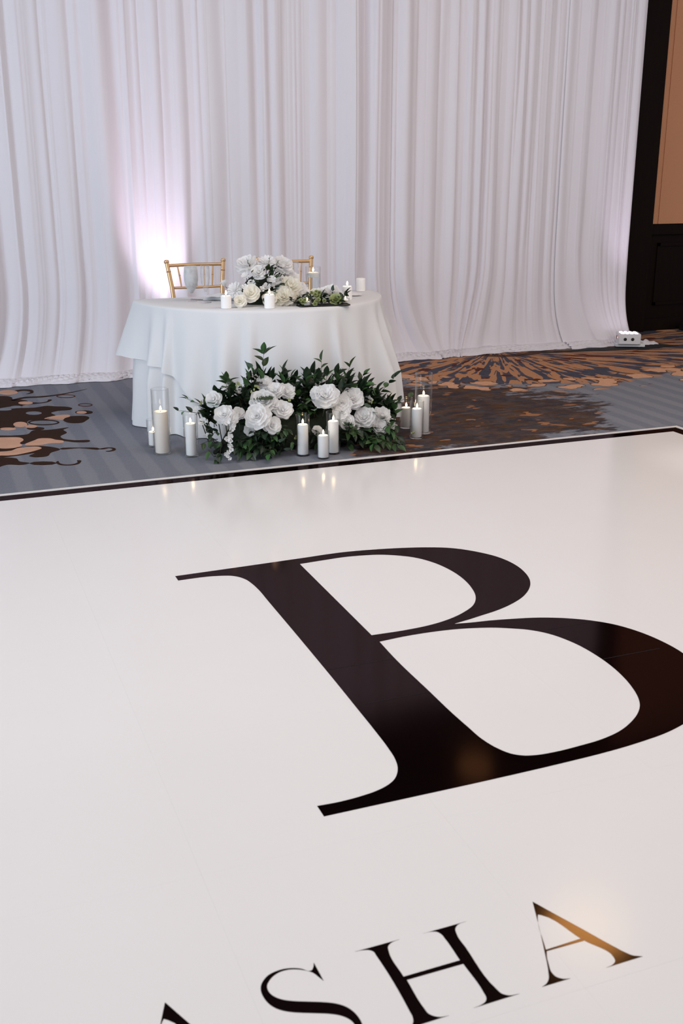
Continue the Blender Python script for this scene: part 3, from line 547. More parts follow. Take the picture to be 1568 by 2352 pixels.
# LED uplights
def uplight(loc, rz, label):
    t = thing('led_uplight', label, 'lamp', loc, rz, 'LED uplights at the foot of the drape')
    bd = MB().cbox((-.085, -.075, .028), (.085, .075, .108), .006).build('housing', M_ledw, t)
    MB().cbox((-.10, -.055, .006), (.125, .055, .028), .004).build('bracket', M_ledw, t)
    for sx in (-1, 1):
        for sy in (-1, 1): MB().lathe([(.010, 0), (.011, .003), (.009, .006)], 10, (sx*.08, sy*.04, 0)).build('foot', M_black, t)
    for k, x in enumerate((-.035, .022)):
        MB().lathe([(.010, 0), (.0125, .002), (.010, .004)], 14).xf(Matrix.Translation((x, -.0755, .068)) @ Matrix.Rotation(PI/2, 4, 'X')).build('socket', M_black, bd)
    MB().lathe([(.007, 0), (.007, .002)], 10).xf(Matrix.Translation((-.0855, -.02, .075)) @ Matrix.Rotation(-PI/2, 4, 'Y')).build('indicator', M_red, bd)
    MB().lathe([(.014, 0), (.015, .002), (.012, .002), (.012, 0)], 12).xf(Matrix.Translation((-.0855, .012, .072)) @ Matrix.Rotation(-PI/2, 4, 'Y')).build('dial', M_metal, bd)
    for i in range(4):
        for j in range(3):
            MB().lathe([(.013, 0), (.014, .0015), (.010, .004), (.001, .005)], 10, (-.052+i*.035, -.042+j*.042, .108)).build('lens', M_led, bd)
    return t
lamp_r = uplight((5.89, 8.01, .004), -.45, 'white LED uplight box at the right foot of the drape')
lamp_r.scale = (1.15, 1.15, 1.15)
lamp_l = uplight((1.74, 7.93, 0), 0, 'white LED uplight on the carpet hidden behind the draped table')
spot_light('uplight_beam', (1.745, 8.00, .14), (1.715, 8.28, 1.05), 80, (1.0, .80, 1.0), 40, 1.0, .05)
spot_light('uplight_beam', (5.95, 8.02, .14), (5.98, 8.27, 1.7), 30, (.90, .74, 1.0), 44, 1.0, .06)

d = thing('power_box', 'low black box on the carpet against the dark wall', 'equipment', (7.16, 8.62, 0))
MB().cbox((-.16, -.10, .008), (.20, .10, .075), .01).build('case', M_black, d)
MB().box((.0, -.1015, .045), (.05, -.0995, .056)).build('label_plate', M_plate, d, False)
for sx in (-.13, .17):
    for sy in (-.07, .07): MB().lathe([(.012, 0), (.013, .008)], 8, (sx, sy, 0)).build('foot', M_black, d)

# ------------------------------------------------------------------ half-round table and linen
TC = (2.012, 6.72); TR = .785
table = thing('half_round_table', 'half-round table hidden under two layers of white linen', 'table', (TC[0], TC[1], 0))
tv = [(TR*math.cos(a), TR*math.sin(a)) for a in np.linspace(PI, 2*PI, 40)]
m = len(tv)
MB().add([(x, y, .725) for x, y in tv] + [(x, y, .752) for x, y in tv], [tuple(range(m-1, -1, -1)), tuple(range(m, 2*m))] + [(i, (i+1) % m, m+(i+1) % m, m+i) for i in range(m)]).build('tabletop', M_tabletop, table, False)
for x, y in ((-.6, -.08), (.6, -.08), (-.25, -.6), (.25, -.6)):
    MB().tube([(x, y, 0), (x, y, .725)], .016, 10).build('leg', M_metal, table)

def perimeter(n_arc, R, rc=.05):
    """points and outward normals round the half-disc, starting at the middle of the straight back, going left, then along the front"""
    P = []
    cx_, cy_ = TC
    for x in np.linspace(0, -(R-rc), 40)[:-1]: P.append((x, 0, 0, 1))
    for a in np.linspace(PI/2, PI, 10)[:-1]: P.append((-(R-rc)+rc*math.cos(a), -rc+rc*math.sin(a), math.cos(a), math.sin(a)))
    for a in np.linspace(PI + .045, 2*PI - .045, n_arc): P.append((R*math.cos(a), min(-rc*.0, R*math.sin(a)) - .02, math.cos(a), math.sin(a)))
    for a in np.linspace(0, PI/2, 10)[1:]: P.append(((R-rc)+rc*math.cos(a), -rc+rc*math.sin(a), math.cos(a), math.sin(a)))
    for x in np.linspace(R-rc, 0, 40)[1:]: P.append((x, 0, 0, 1))
    return np.array([(cx_+x, cy_+y, nx, ny) for x, y, nx, ny in P])
PER = perimeter(520, .796)
arc = np.concatenate([[0], np.cumsum(np.hypot(*np.diff(PER[:, :2], axis=0).T))])
ANG = np.degrees(np.arctan2(PER[:, 1]-TC[1]+.02, PER[:, 0]-TC[0])) % 360     # 180 left, 270 front, 360 right
def skirt(top_z, hang, flare, seed, off, nrow=44, wav=1.0, name='cloth', label='', tip=None):
    r = np.random.default_rng(seed); S = arc; L = S[-1]; n = len(S)
    ph = np.cumsum(r.uniform(.07, .24, 60)); 
    f = np.zeros(n); bnd = np.concatenate([[0], ph])*1.0
    i = np.searchsorted(bnd, S, 'right')-1; u = (S-bnd[i])/(bnd[i+1]-bnd[i]); A = r.uniform(.022, .095, 80)*np.append(1, np.clip(np.diff(np.append(0, ph))/.16, .4, 1.3).tolist()+[1]*20)[:80]
    f = A[i]*np.sin(PI*u)**2*wav*np.where(PER[:, 3] > .5, .3, 1)
    rows = []
    cen = np.array([TC[0], TC[1]-.25])
    for q in (0, .25, .5, .75, .93): rows.append(np.stack([cen[0]+(PER[:,0]-cen[0])*q, cen[1]+(PER[:,1]-cen[1])*q, np.full(n, top_z)], 1))
    rows.append(np.stack([PER[:,0]+PER[:,2]*(off-.006), PER[:,1]+PER[:,3]*(off-.006), np.full(n, top_z-.0015)], 1))
    for k in range(nrow):
        t = k/(nrow-1); drop = hang*t
        g = np.minimum(1, drop/.45)
        out = off + f*g**1.1 + flare*(drop/.76) - .004*(1-t)*0
        if tip is not None: out = out + tip*np.clip(drop/.40, 0, 1.1)
        out = out + .006*vnoise(S*4+drop*3, seed+4, 2)*g
        z = top_z - .008 - drop
        rows.append(np.stack([PER[:,0]+PER[:,2]*out, PER[:,1]+PER[:,3]*out, np.maximum(z, .004)], 1))
    o = MB().grid(np.array(rows)[:, ::-1]).build(name, M_cloth, None, 'all')
    return o
n = len(PER)
fl = np.interp(ANG, [0, 60, 90, 120, 180, 200, 240, 300, 340, 360], [.17, .06, .03, .05, .06, .05, .05, .06, .10, .17])
u1 = skirt(.756, np.full(n, .742), fl, 21, .002, name='tablecloth', wav=1.0)
tag(u1, 'long white under-cloth of the table reaching down to the carpet', 'tablecloth')
front = PER[:, 3] < .5
hang = np.where(front, np.interp(ANG, [0, 20, 150, 178, 186, 200, 212, 222, 232, 318, 330, 342, 350, 356, 361], [.2, .2, .3, .33, .32, .33, .36, .45, .58, .66, .64, .56, .40, .25, .22]), .25)
tip = .12*np.exp(-((ANG-181)/9.0)**2) + .10*np.exp(-((ANG-358)/6.0)**2) + .10*np.exp(-((ANG+2)/6.0)**2)
u2 = skirt(.762, hang, fl+.012, 21, .012, name='table_overlay', wav=1.02, tip=tip)
tag(u2, 'white overlay cloth on the table top with a slanting hem', 'tablecloth')
TZ = .7635

# ------------------------------------------------------------------ gold chairs
def chair(loc, rz, label):
    t = thing('chiavari_chair', label, 'chair', loc, rz, 'gold chairs behind the table')
    # local: back at y=+.2, front at y=-.2 (towards the table)
    def post(s):
        pts = [(s*.165, .19, 0), (s*.17, .185, .22), (s*.165, .18, .45), (s*.163, .19, .62), (s*.172, .215, .78), (s*.192, .25, .945)]
        mb = MB().tube(pts, .0145, 10, [.012, .014, .016, .0155, .0145, .014])
        for z, y, x in ((.30, .184, .168), (.56, .187, .163), (.70, .202, .167), (.885, .237, .185)): mb.lathe([(.013, -.006), (.0175, 0), (.013, .006)], 12, (s*x, y, z))
        mb.lathe([(.012, -.012), (.017, -.006), (.0175, .004), (.014, .012), (.004, .015)], 12, (s*.193, .252, .950))
        mb.build('back_post', M_gold, t)
        mb = MB().tube([(s*.185, -.19, 0), (s*.19, -.19, .2), (s*.185, -.185, .44)], .014, 10, [.011, .013, .015])
        for z in (.15, .30): mb.lathe([(.012, -.006), (.017, 0), (.012, .006)], 12, (s*.188, -.19, z))
        mb.build('front_leg', M_gold, t)
        MB().tube([(s*.187, -.19, .20), (s*.168, .185, .20)], .008, 8).build('side_stretcher', M_gold, t)
    post(-1); post(1)
    MB().tube([(-.192, .247, .925), (0, .255, .928), (.192, .247, .925)], .0115, 10).build('top_rail', M_gold, t)
    MB().tube([(-.172, .220, .775), (0, .226, .772), (.172, .220, .775)], .009, 10).build('lower_rail', M_gold, t)
    MB().tube([(-.163, .20, .60), (0, .206, .598), (.163, .20, .60)], .009, 10).build('lower_rail', M_gold, t)
    for k in range(5):
        a = (k-2)/2
        mb = MB().tube([(a*.105, .224, .773), (a*.112, .236, .85), (a*.122, .252, .926)], .006, 8, [.0045, .0065, .0045])
        mb.lathe([(.005, -.003), (.009, 0), (.005, .003)], 8, (a*.1125, .237, .857)); mb.build('spindle', M_gold, t)
    MB().tube([(-.187, -.19, .16), (.187, -.19, .16)], .008, 8).build('front_stretcher', M_gold, t)
    MB().cbox((-.20, -.205, .432), (.20, .19, .458), .012).build('seat', M_gold, t)
    MB().cbox((-.19, -.195, .458), (.19, .175, .50), .02).build('cushion', M_cush, t)
    return t
c1 = chair((1.765, 7.08, 0), .0, 'gold chiavari chair behind the goblet and flute at the left of the table')
c2 = chair((2.415, 7.08, 0), .0, 'gold chiavari chair half hidden by the table flowers')
c1.scale = c2.scale = (1.03, 1, .982)

# ------------------------------------------------------------------ candles and glass
def candle(loc, r, h, label, mat=None, lit=True, group=None, name='pillar_candle'):
    t = thing(name, label, 'candle', loc, 0, group)
    c = .004 if r > .02 else .002
    MB().lathe([(r*.97, 0), (r, .003), (r, h-c), (r-c, h), (r*.55, h-.003), (r*.2, h-.004), (.0001, h-.004)], 28).build('wax', mat or M_wax, t)
    if lit:
        wk = MB().tube([(0, 0, h-.005), (.0005, 0, h+.004), (.001, 0, h+.008)], .0012, 6).build('wick', M_wick, t)
        k = min(1, r/.03)
        fh = .022*k + .005
        MB().lathe([(.0005, 0), (.0036*k+.001, fh*.16), (.0050*k+.001, fh*.34), (.0042*k+.001, fh*.56), (.0022*k+.0006, fh*.8), (.0003, fh)], 10, (.0005, 0, h+.004)).build('flame', M_flame, wk)
    return t
def cylinder(loc, r, h, label, group=None, w=.0028, name='glass_cylinder'):
    o = MB().lathe([(.0001, 0), (r-.003, 0), (r, .003), (r, h-.002), (r-w*.5, h), (r-w, h-.002), (r-w, .012), (r-w-.004, .008), (.0001, .008)], 36).build(name, M_glass, None, 'all', loc)
    return tag(o, label, 'glass', group)
GC, GG = 'candles standing in glass cylinders on the carpet', 'glass cylinders on the carpet'
for (x, y, rg, hg, rc, hc, mat, lc, lg) in (
    (1.163, 5.80, .050, .372, .040, .236, 1, 'tall thick ivory candle at the left end of the floor flowers', 'tall clear cylinder around the thick ivory candle on the left'),
    (1.150, 5.985, .036, .160, .028, .078, 0, 'short candle peeking out behind the thick ivory candle', 'short clear cylinder half hidden behind the thick ivory candle'),
    (1.303, 5.685, .041, .243, .0305, .180, 0, 'lit white candle beside the thick ivory candle, left of the hanging blossoms', 'clear cylinder beside the tall left one, before the cloth hem'),
    (1.893, 5.475, .041, .240, .0305, .170, 0, 'white candle just right of centre, leftmost of the three by the white trim', 'clear cylinder leftmost of the three by the white floor trim'),
    (1.977, 5.372, .034, .156, .0295, .124, 0, 'shortest white candle of the three nearest the dance floor edge', 'shortest clear cylinder of the three nearest the dance floor'),
    (2.067, 5.452, .042, .240, .0305, .180, 0, 'white candle rightmost of the three by the white trim', 'clear cylinder rightmost of the three by the white floor trim'),
    (2.712, 5.875, .039, .192, .031, .120, 0, 'white candle leftmost of the trio at the right of the flowers', 'clear cylinder leftmost of the trio at the right of the flowers'),
    (2.660, 5.610, .042, .226, .0315, .172, 0, 'white candle in front of the trio at the right of the flowers', 'clear cylinder in front of the trio at the right of the flowers'),
    (2.752, 5.715, .052, .370, .037, .222, 0, 'tall white candle in the tallest cylinder on the right', 'tallest clear cylinder at the right of the floor flowers')):
    cylinder((x, y, .0005), rg, hg, lg, GG)
    candle((x, y, .0088), rc, hc, lc, M_wax2 if mat else M_wax, True, GC)

# on the table
TG = 'candles on the table'
candle((1.637, 6.075, TZ), .0305, .072, 'small lit white candle on the table left of the cream roses', None, True, TG, 'votive_candle')
candle((1.873, 5.985, TZ), .0305, .080, 'small lit white candle at the middle of the table edge', None, True, TG, 'votive_candle')
candle((2.451, 6.215, TZ), .031, .083, 'lit white candle near the right end of the table', None, True, TG, 'votive_candle')
candle((2.716, 6.640, TZ), .031, .083, 'unlit white pillar candle at the back right corner of the table', None, False, TG)
# cylinder vase with a floating candle
cylinder((2.318, 6.470, TZ), .049, .185, 'clear cylinder vase of water on the table behind the flowers', None, .003, 'cylinder_vase')
o = MB().lathe([(.0001, .009), (.0455, .009), (.0455, .140), (.0001, .140)], 32).build('vase_water', M_water, None, True, (2.318, 6.470, TZ)); tag(o, 'clear water filling the cylinder vase on the table', 'water')
ft = candle((2.318, 6.470, TZ+.1195), .037, .030, 'white floating candle in the cylinder vase on the table', None, True, TG, 'floating_candle')
# small glass votive and tea light
o = MB().lathe([(.0001, 0), (.024, 0), (.031, .050), (.029, .050), (.0225, .006), (.0001, .006)], 28).build('votive_glass', M_glass, None, 'all', (2.111, 6.000, TZ)); tag(o, 'small clear votive glass by the green buds on the table', 'glass')
candle((2.111, 6.000, TZ+.0065), .0205, .022, 'tea light inside the small clear votive glass', None, True, TG, 'tea_light')
o = MB().lathe([(.0001, 0), (.024, 0), (.026, .030), (.024, .030), (.022, .005), (.0001, .005)], 28).build('votive_glass', M_glass, None, 'all', (2.362, 6.020, TZ+.004)); tag(o, 'tiny glass holder at the right end of the dark strip', 'glass')
candle((2.362, 6.020, TZ+.0095), .0185, .014, 'tea light glowing at the right end of the dark strip', None, True, TG, 'tea_light')
tr_ = MB().cbox((-.160, -.050, 0), (.155, .045, .003), .01).build('dark_strip', M_black, None, False, (2.215, 6.00, TZ)); tr_.rotation_euler = (0, 0, -.04); tag(tr_, 'thin black strip under the green garland at the table edge', 'tray')  # thin flat black strip along the front of the table top
def plate(loc, r, label):
    o = MB().lathe([(.0001, 0), (r*.6, 0), (r*.65, .003), (r, .010), (r-.002, .012), (r*.62, .006), (.0001, .005)], 36).build('plate', M_plate, None, True, loc); tag(o, label, 'plate')
plate((2.570, 6.40, TZ), .055, 'small white plate beside the lit candle at the right of the table')
def goblet(loc, label, group):
    t = thing('water_goblet', label, 'glass', loc, 0, group)
    MB().lathe([(.0001, 0), (.034, 0), (.034, .002), (.012, .006), (.0055, .012), (.005, .040), (.009, .052), (.0001, .052)], 24).build('foot_and_stem', M_glass, t)
    MB().lathe([(.008, .050), (.020, .066), (.034, .090), (.0425, .125), (.0435, .155), (.0405, .190), (.0385, .212), (.037, .212), (.039, .190), (.042, .155), (.041, .125), (.0325, .092), (.019, .070), (.006, .056)], 32).build('bowl', M_frost, t, 'all')
    MB().lathe([(.0001, .058), (.017, .070), (.031, .092), (.040, .125), (.041, .155), (.0385, .188), (.0001, .188)], 28).build('iced_water', M_frost, t)
    return t
def flute(loc, label, group):
    t = thing('champagne_flute', label, 'glass', loc, 0, group)
    MB().lathe([(.0001, 0), (.033, 0), (.033, .002), (.012, .005), (.005, .011), (.0045, .050), (.007, .066), (.0001, .066)], 24).build('foot_and_stem', M_glass, t)
    MB().lathe([(.006, .064), (.014, .080), (.024, .115), (.0285, .150), (.0275, .190), (.026, .222), (.0245, .222), (.026, .190), (.027, .150), (.0225, .117), (.012, .083), (.004, .070)], 28).build('bowl', M_flute, t, 'all')
    return t
goblet((1.530, 6.480, TZ), 'frosted goblet of iced water at the left of the table', 'water goblets on the table')
flute((1.595, 6.385, TZ), 'clear champagne flute beside the frosted goblet on the left', 'champagne flutes on the table')
flute((2.195, 6.475, TZ), 'clear champagne flute behind the flowers by the cylinder vase', 'champagne flutes on the table')
goblet((2.150, 6.590, TZ), 'water goblet mostly hidden behind the table flowers', 'water goblets on the table')
# napkin and knife
t = thing('folded_napkin', 'folded white napkin tucked beside the left of the table flowers', 'napkin', (1.72, 6.50, TZ))
for k in range(3):
    P = [[(x*(1-.04*k), y*(1-.04*k), .004+.009*k + .018*max(0, 1-abs(y)/.08)*(1-abs(x)/.14) + .002*math.sin(x*60+y*40+k)) for x in np.linspace(-.10, .10, 16)] for y in np.linspace(-.07, .07, 12)]
    mb = MB().grid(np.array(P)); mb.xf(Matrix.Rotation(-.5 + .1*k, 4, 'Z')).build('fold', M_napkin, t, 'all')
t = thing('table_knife', 'steel table knife lying behind the left champagne flute', 'knife', (1.610, 6.50, TZ), -.9)
MB().cbox((-.10, -.007, 0), (-.01, .007, .006), .003).build('handle', M_steel, t); MB().add([(-.01, -.007, .001), (.09, -.006, .001), (.105, .004, .001), (-.01, .006, .001), (-.01, -.007, .003), (.09, -.006, .003), (.105, .004, .003), (-.01, .006, .003)], [(0,3,2,1), (4,5,6,7), (0,1,5,4), (1,2,6,5), (2,3,7,6), (3,0,4,7)]).build('blade', M_steel, t, False)

# ------------------------------------------------------------------ flowers and greenery
def bloom_mesh(name, mat, seed, layers, ruffle=.06, twist=0.0):
    """unit-radius blossom opening along +z; layers: (petals, tilt at base, tilt at rim, length, half width in degrees)"""
    r = random.Random(seed); mb = MB()
    for li, (n, a0, a1, ln, hw) in enumerate(layers):
        th0 = r.uniform(0, 6.28)
        for k in range(n):
            th = th0 + 2*PI*k/n + r.uniform(-.15, .15); L = ln*r.uniform(.9, 1.08); A0 = math.radians(a0 + r.uniform(-4, 4)); A1 = math.radians(a1 + r.uniform(-9, 9))
            w = math.radians(hw*r.uniform(.85, 1.12)); p1, p2 = r.uniform(0, 6), r.uniform(0, 6)
            rows = []
            for v in np.linspace(0, 1, 8):
                # walk along a bending midline
                row = []
                rho = z = 0.0; st = 12
                for q in range(st):
                    s = v*(q+.5)/st; al = A0 + (A1-A0)*s**1.6
                    rho += L*v/st*math.sin(al); z += L*v/st*math.cos(al)
                wd = math.sin(min(1, .18+v*.82)*PI*.62)**.8
                for u in (-1, -.7, -.35, 0, .35, .7, 1):
                    ed = v - .10*abs(u)**2.2*v - ruffle*(.5+.5*math.sin(u*5+p1))*v*v
                    rr = rho*ed/max(v, .01) if v > 0 else 0; zz = z*ed/max(v, .01) if v > 0 else 0
                    rr += .045 + .012*li
                    an = th + u*w*wd*(1.0 if li < 2 else .85)
                    cup = .05*(1-u*u)*v
                    zz += ruffle*.6*math.sin(u*4+p2)*v*v
                    row.append(((rr+cup)*math.cos(an), (rr+cup)*math.sin(an), zz))
                rows.append(row)
            mb.grid(np.array(rows))
    # calyx core
    mb.lathe([(.0001, -.10), (.10, -.06), (.16, .03), (.12, .18), (.0001, .26)], 8)
    return mb.mesh(name, mat, 'all')
PEONY = [(3, 6, -6, .62, 60), (4, 14, 4, .72, 55), (5, 26, 14, .82, 46), (6, 40, 28, .92, 42), (7, 56, 44, .98, 40), (7, 74, 66, 1.0, 38), (7, 92, 90, .95, 36)]
ROSE = [(3, 4, -4, .66, 80), (3, 10, 2, .76, 75), (4, 20, 14, .86, 60), (5, 34, 36, .95, 52), (5, 52, 66, 1.0, 48), (5, 72, 92, .96, 46)]
BUD = [(3, 3, 0, .95, 75), (4, 8, 6, 1.15, 62), (4, 16, 20, 1.25, 55), (5, 26, 36, 1.2, 48)]
DAISY = [(10, 12, 12, .55, 14), (12, 28, 34, .75, 14), (14, 44, 55, .9, 13), (16, 62, 80, 1.0, 12), (16, 80, 95, .98, 12)]
B_PEONY = [bloom_mesh('white_blossom', M_petal, s, PEONY, .10) for s in (1, 2, 3, 4)]
B_ROSE = [bloom_mesh('white_rose', M_petal, s, ROSE, .05) for s in (5, 6)]
B_CREAM = [bloom_mesh('cream_rose', M_petal_w, s, ROSE, .05) for s in (7, 8)]
B_BUD = [bloom_mesh('white_bud', M_petal, s, BUD, .05) for s in (9, 10)]
B_DAISY = [bloom_mesh('white_chrysanthemum', M_petal, s, DAISY, .03) for s in (11, 12)]
B_CREAMP = [bloom_mesh('cream_peony', M_petal_w, s, PEONY, .12) for s in (13, 14)]
B_SMALL = [bloom_mesh('small_blossom', M_petal, s, [(5, 30, 70, 1.0, 34), (4, 10, 20, .5, 50)], .05) for s in (15, 16)]
B_GREEN = bloom_mesh('green_succulent', M_bud, 17, [(4, 5, 5, .7, 40), (6, 20, 20, .85, 34), (8, 40, 46, 1.0, 30), (8, 62, 70, 1.05, 30)], .02)

def leaf_mesh(name, mat, width, point=.9, fold=.18, curl=.15, nseg=7):
    """unit-long leaf along +y, face up +z, folded along its midrib"""
    P = []
    for i in range(nseg+1):
        v = i/nseg; w = width*math.sin(PI*v**point)**.85*(1-.25*v)
        z = -curl*(v-.15)**2*1.2
        P.append([(-w, v, z+fold*w), (-w*.5, v, z+fold*w*.35), (0, v, z), (w*.5, v, z+fold*w*.35), (w, v, z+fold*w)])
    return MB().grid(np.array(P)).mesh(name, mat, 'all')
L_RUS = [leaf_mesh('leaf', m_, .29, .80, f_, c_) for m_, f_, c_ in ((M_leaf, .35, .18), (M_leaf_d, .3, .25), (M_leaf, .2, .4), (M_leaf_d, .5, .1))]
L_EUC = [leaf_mesh('leaf', M_leaf_s, .42, .95, .12, .12), leaf_mesh('leaf', M_leaf_s, .36, .85, .2, .2)]
L_YEL = [leaf_mesh('leaf', M_leaf_y, .24, .8, .3, .2)]
def fern_mesh(seed):
    r = random.Random(seed); mb = MB()
    mb.tube([(0, v, .10*math.sin(v*2.4)) for v in np.linspace(0, 1, 10)], .008, 5)
    for i in range(17):
        v = .08 + .9*i/16; l = .24*math.sin(PI*(.12+.86*(1-v)**.8))**.9 + .03
        for s in (-1, 1):
            z0 = .10*math.sin(v*2.4); a = math.radians(68)
            d_ = Vector((s*math.sin(a), math.cos(a), -.15)); p = Vector((-d_.y*s, d_.x*s, 0))*.026
            o_ = Vector((0, v, z0)); mb.add([o_-p, o_+d_*l*.5-p*1.2, o_+d_*l, o_+d_*l*.5+p*1.2, o_+p], [(0, 1, 3, 4), (1, 2, 3)])
    return mb.mesh('fern_frond', M_leaf, 'all')
L_FERN = fern_mesh(3)

class Arrangement:
    def __init__(s, root, seed, cap=300):
        s.root = root; s.o = Vector(root.location); s.r = random.Random(seed); s.n = 0; s.cap = cap; s.rest = {}; s.stems = MB(); s.avoid = []
    def put(s, name, me, pos, axis, size, up='Z', spin=None, sz=None):
        """axis: where the mesh's +z (blossoms) or +y (leaves) points"""
        q = Vector(axis).normalized().to_track_quat('Z' if up == 'Z' else 'Y', 'Y' if up == 'Z' else 'Z')
        mt = Matrix.Translation(Vector(pos)-s.o) @ q.to_matrix().to_4x4()
        mt = mt @ Matrix.Rotation(spin if spin is not None else s.r.uniform(0, 6.28), 4, 'Z' if up == 'Z' else 'Y')
        mt = mt @ Matrix.Diagonal((size, size, sz or size, 1))
        if name == 'leaf':
            s.n += 1
            if s.n > s.cap: s.rest.setdefault(me.name, (me, []))[1].append(mt); return None
        o = link(name, me, s.root); o.matrix_local = mt
        return o
    def blocked(s, q):
        """would something at q stand before one of the candles?"""
        for cx_, cy_, cr_, ch_ in s.avoid:
            l_ = math.hypot(cx_, cy_); along = (q.x*cx_ + q.y*cy_)/l_; off = abs(q.x*cy_ - q.y*cx_)/l_
            if along < l_ + cr_ and off < cr_ + .006 and .04 < q.z < ch_: return True
        return False
    def leaf(s, kinds, pos, d, size, roll=None):
        if any(s.blocked(Vector(pos) + Vector(d).normalized()*size*k) for k in (0, .5, 1)): return None
        return s.put('leaf', s.r.choice(kinds), pos, d, size, 'Y', s.r.uniform(-.7, .7) if roll is None else roll)
    def sprig(s, base, d, length, kinds, size, n=None, droop=.3, spread=50, tip=True):
        r = s.r; d = Vector(d).normalized(); base = Vector(base); n = n or max(3, int(length/(size*.55)))
        pts = []; p = base.copy(); dd = d.copy()
        for k in range(9):
            pts.append(p.copy()); p = p + dd*length/8; dd = (dd + Vector((0, 0, -droop/8))).normalized()
        if min(q.z for q in pts) < s.o.z+.01:
            for q in pts: q.z = max(q.z, s.o.z+.012)
        if any(s.blocked(q) for q in pts[2:]): return
        s.stems.tube([q-s.o for q in pts], .0018, 5, [.0024-.0015*k/8 for k in range(9)])
        side = dd.cross(Vector((0, -.5, 1))).normalized()
        for k in range(n):
            t = .15 + .8*k/max(1, n-1); i = min(7, int(t*8)); q = pts[i].lerp(pts[i+1], t*8-i); ax = (pts[i+1]-pts[i]).normalized()
            sd = ax.orthogonal().normalized(); sd = (Matrix.Rotation(k*PI + r.uniform(-.7, .7), 3, ax) @ side).normalized() if k % 2 else (Matrix.Rotation(r.uniform(-.7, .7), 3, ax) @ side).normalized()
            a = math.radians(spread*r.uniform(.7, 1.2)); v = ax*math.cos(a) + sd*math.sin(a)
            if q.z + v.z*size < s.o.z+.006: v.z = max(v.z, (s.o.z+.008-q.z)/size); 
            s.leaf(kinds, q, v, size*r.uniform(.75, 1.15)*(1-.25*t))
        if tip: s.leaf(kinds, pts[-1], dd, size*r.uniform(.8, 1.0))
    def finish(s):
        if s.stems.v: s.stems.build('stems', M_stem, s.root, 'all')['kind'] = 'stuff'
        for me, ms in s.rest.values():
            mb = MB(); V = [v.co.copy() for v in me.vertices]; F = [tuple(p.vertices) for p in me.polygons]
            for mt in ms: mb.add([mt @ v for v in V], F)
            o = mb.build('back_leaves', me.materials[0], s.root, 'all'); o['kind'] = 'stuff'

# --- the floor arrangement in front of the table
AX = [1.18, 1.31, 1.41, 1.49, 1.56, 1.64, 1.75, 1.85, 1.98, 2.13, 2.28, 2.42, 2.57, 2.68, 2.80]
AH = [.22, .30, .36, .42, .42, .44, .50, .46, .45, .47, .42, .32, .22, .10, .05]
fa = Arrangement(thing('floor_flower_arrangement', 'low bank of white blossoms and dark greenery on the carpet before the table', 'flowers', (1.98, 5.65, 0)), 5)
fa.avoid = [(1.463, 5.475, .022, .26), (1.163, 5.80, .045, .28), (1.303, 5.685, .035, .22), (1.893, 5.475, .040, .24), (1.977, 5.372, .032, .2), (2.067, 5.452, .040, .24), (2.660, 5.61, .036, .2), (2.752, 5.715, .05, .34), (2.712, 5.875, .035, .18)]
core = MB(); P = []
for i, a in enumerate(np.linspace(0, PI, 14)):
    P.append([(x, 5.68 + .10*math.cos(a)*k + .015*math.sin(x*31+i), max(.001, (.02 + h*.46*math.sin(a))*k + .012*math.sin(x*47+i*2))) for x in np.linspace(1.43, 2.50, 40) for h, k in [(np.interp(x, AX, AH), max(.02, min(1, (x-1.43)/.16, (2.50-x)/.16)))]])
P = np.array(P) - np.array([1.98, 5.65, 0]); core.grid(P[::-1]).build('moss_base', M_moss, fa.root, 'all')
# sprigs seen clearly in the outline
R_, RD = L_RUS, [L_RUS[1], L_RUS[3]]
fa.leaf([L_RUS[0]], (1.750, 5.72, .555), (-.05, -.25, 1), .066, .1); fa.leaf([L_RUS[0]], (1.742, 5.715, .545), (-1, -.2, .75), .078, .3); fa.leaf([L_RUS[0]], (1.756, 5.715, .545), (.8, -.2, .75), .080, -.3)
fa.sprig((1.74, 5.74, .30), (.05, -.05, 1), .25, [L_RUS[0], L_RUS[1]], .078, 7, .0, 50, False)
fa.sprig((1.70, 5.74, .30), (-.25, -.1, 1), .17, [L_RUS[0], L_EUC[1], L_YEL[0]], .062, 5, .1)
fa.leaf([L_EUC[1]], (1.665, 5.68, .475), (-.35, -.2, .5), .06, .2); fa.leaf(L_YEL, (1.69, 5.66, .43), (-.9, -.3, .2), .055, .3); fa.leaf(L_YEL, (1.69, 5.66, .375), (-.1, -.6, .6), .06, .3)
fa.sprig((1.56, 5.70, .22), (-.25, -.1, 1), .20, [L_RUS[0]], .072, 5, .05)
fa.leaf([L_RUS[0]], (1.51, 5.66, .40), (-1, -.2, .55), .075, .3); fa.leaf([L_RUS[0]], (1.52, 5.66, .41), (.9, -.2, .5), .07, -.3); fa.leaf([L_RUS[0]], (1.512, 5.66, .42), (-.05, -.2, 1), .06, 0)
fa.sprig((1.46, 5.68, .24), (-.95, -.1, .55), .20, [L_RUS[0], L_EUC[1]], .055, 5, .1)
fa.sprig((1.42, 5.68, .22), (-1, -.05, .35), .20, [L_RUS[2], L_RUS[1]], .062, 5, .2)
fa.sprig((1.42, 5.66, .16), (-1, -.1, .18), .16, [L_RUS[0], L_EUC[1]], .064, 5, .3)
fa.sprig((1.44, 5.62, .10), (-1, -.3, .05), .12, [L_RUS[0]], .060, 5, .4)
fa.leaf([L_EUC[0]], (1.44, 5.60, .28), (-.6, -.3, .55), .085, .2); fa.leaf([L_EUC[0]], (1.47, 5.60, .30), (-.35, -.5, .2), .08, .2); fa.leaf([L_EUC[0]], (1.62, 5.58, .40), (-.6, -.4, .3), .06, .2)
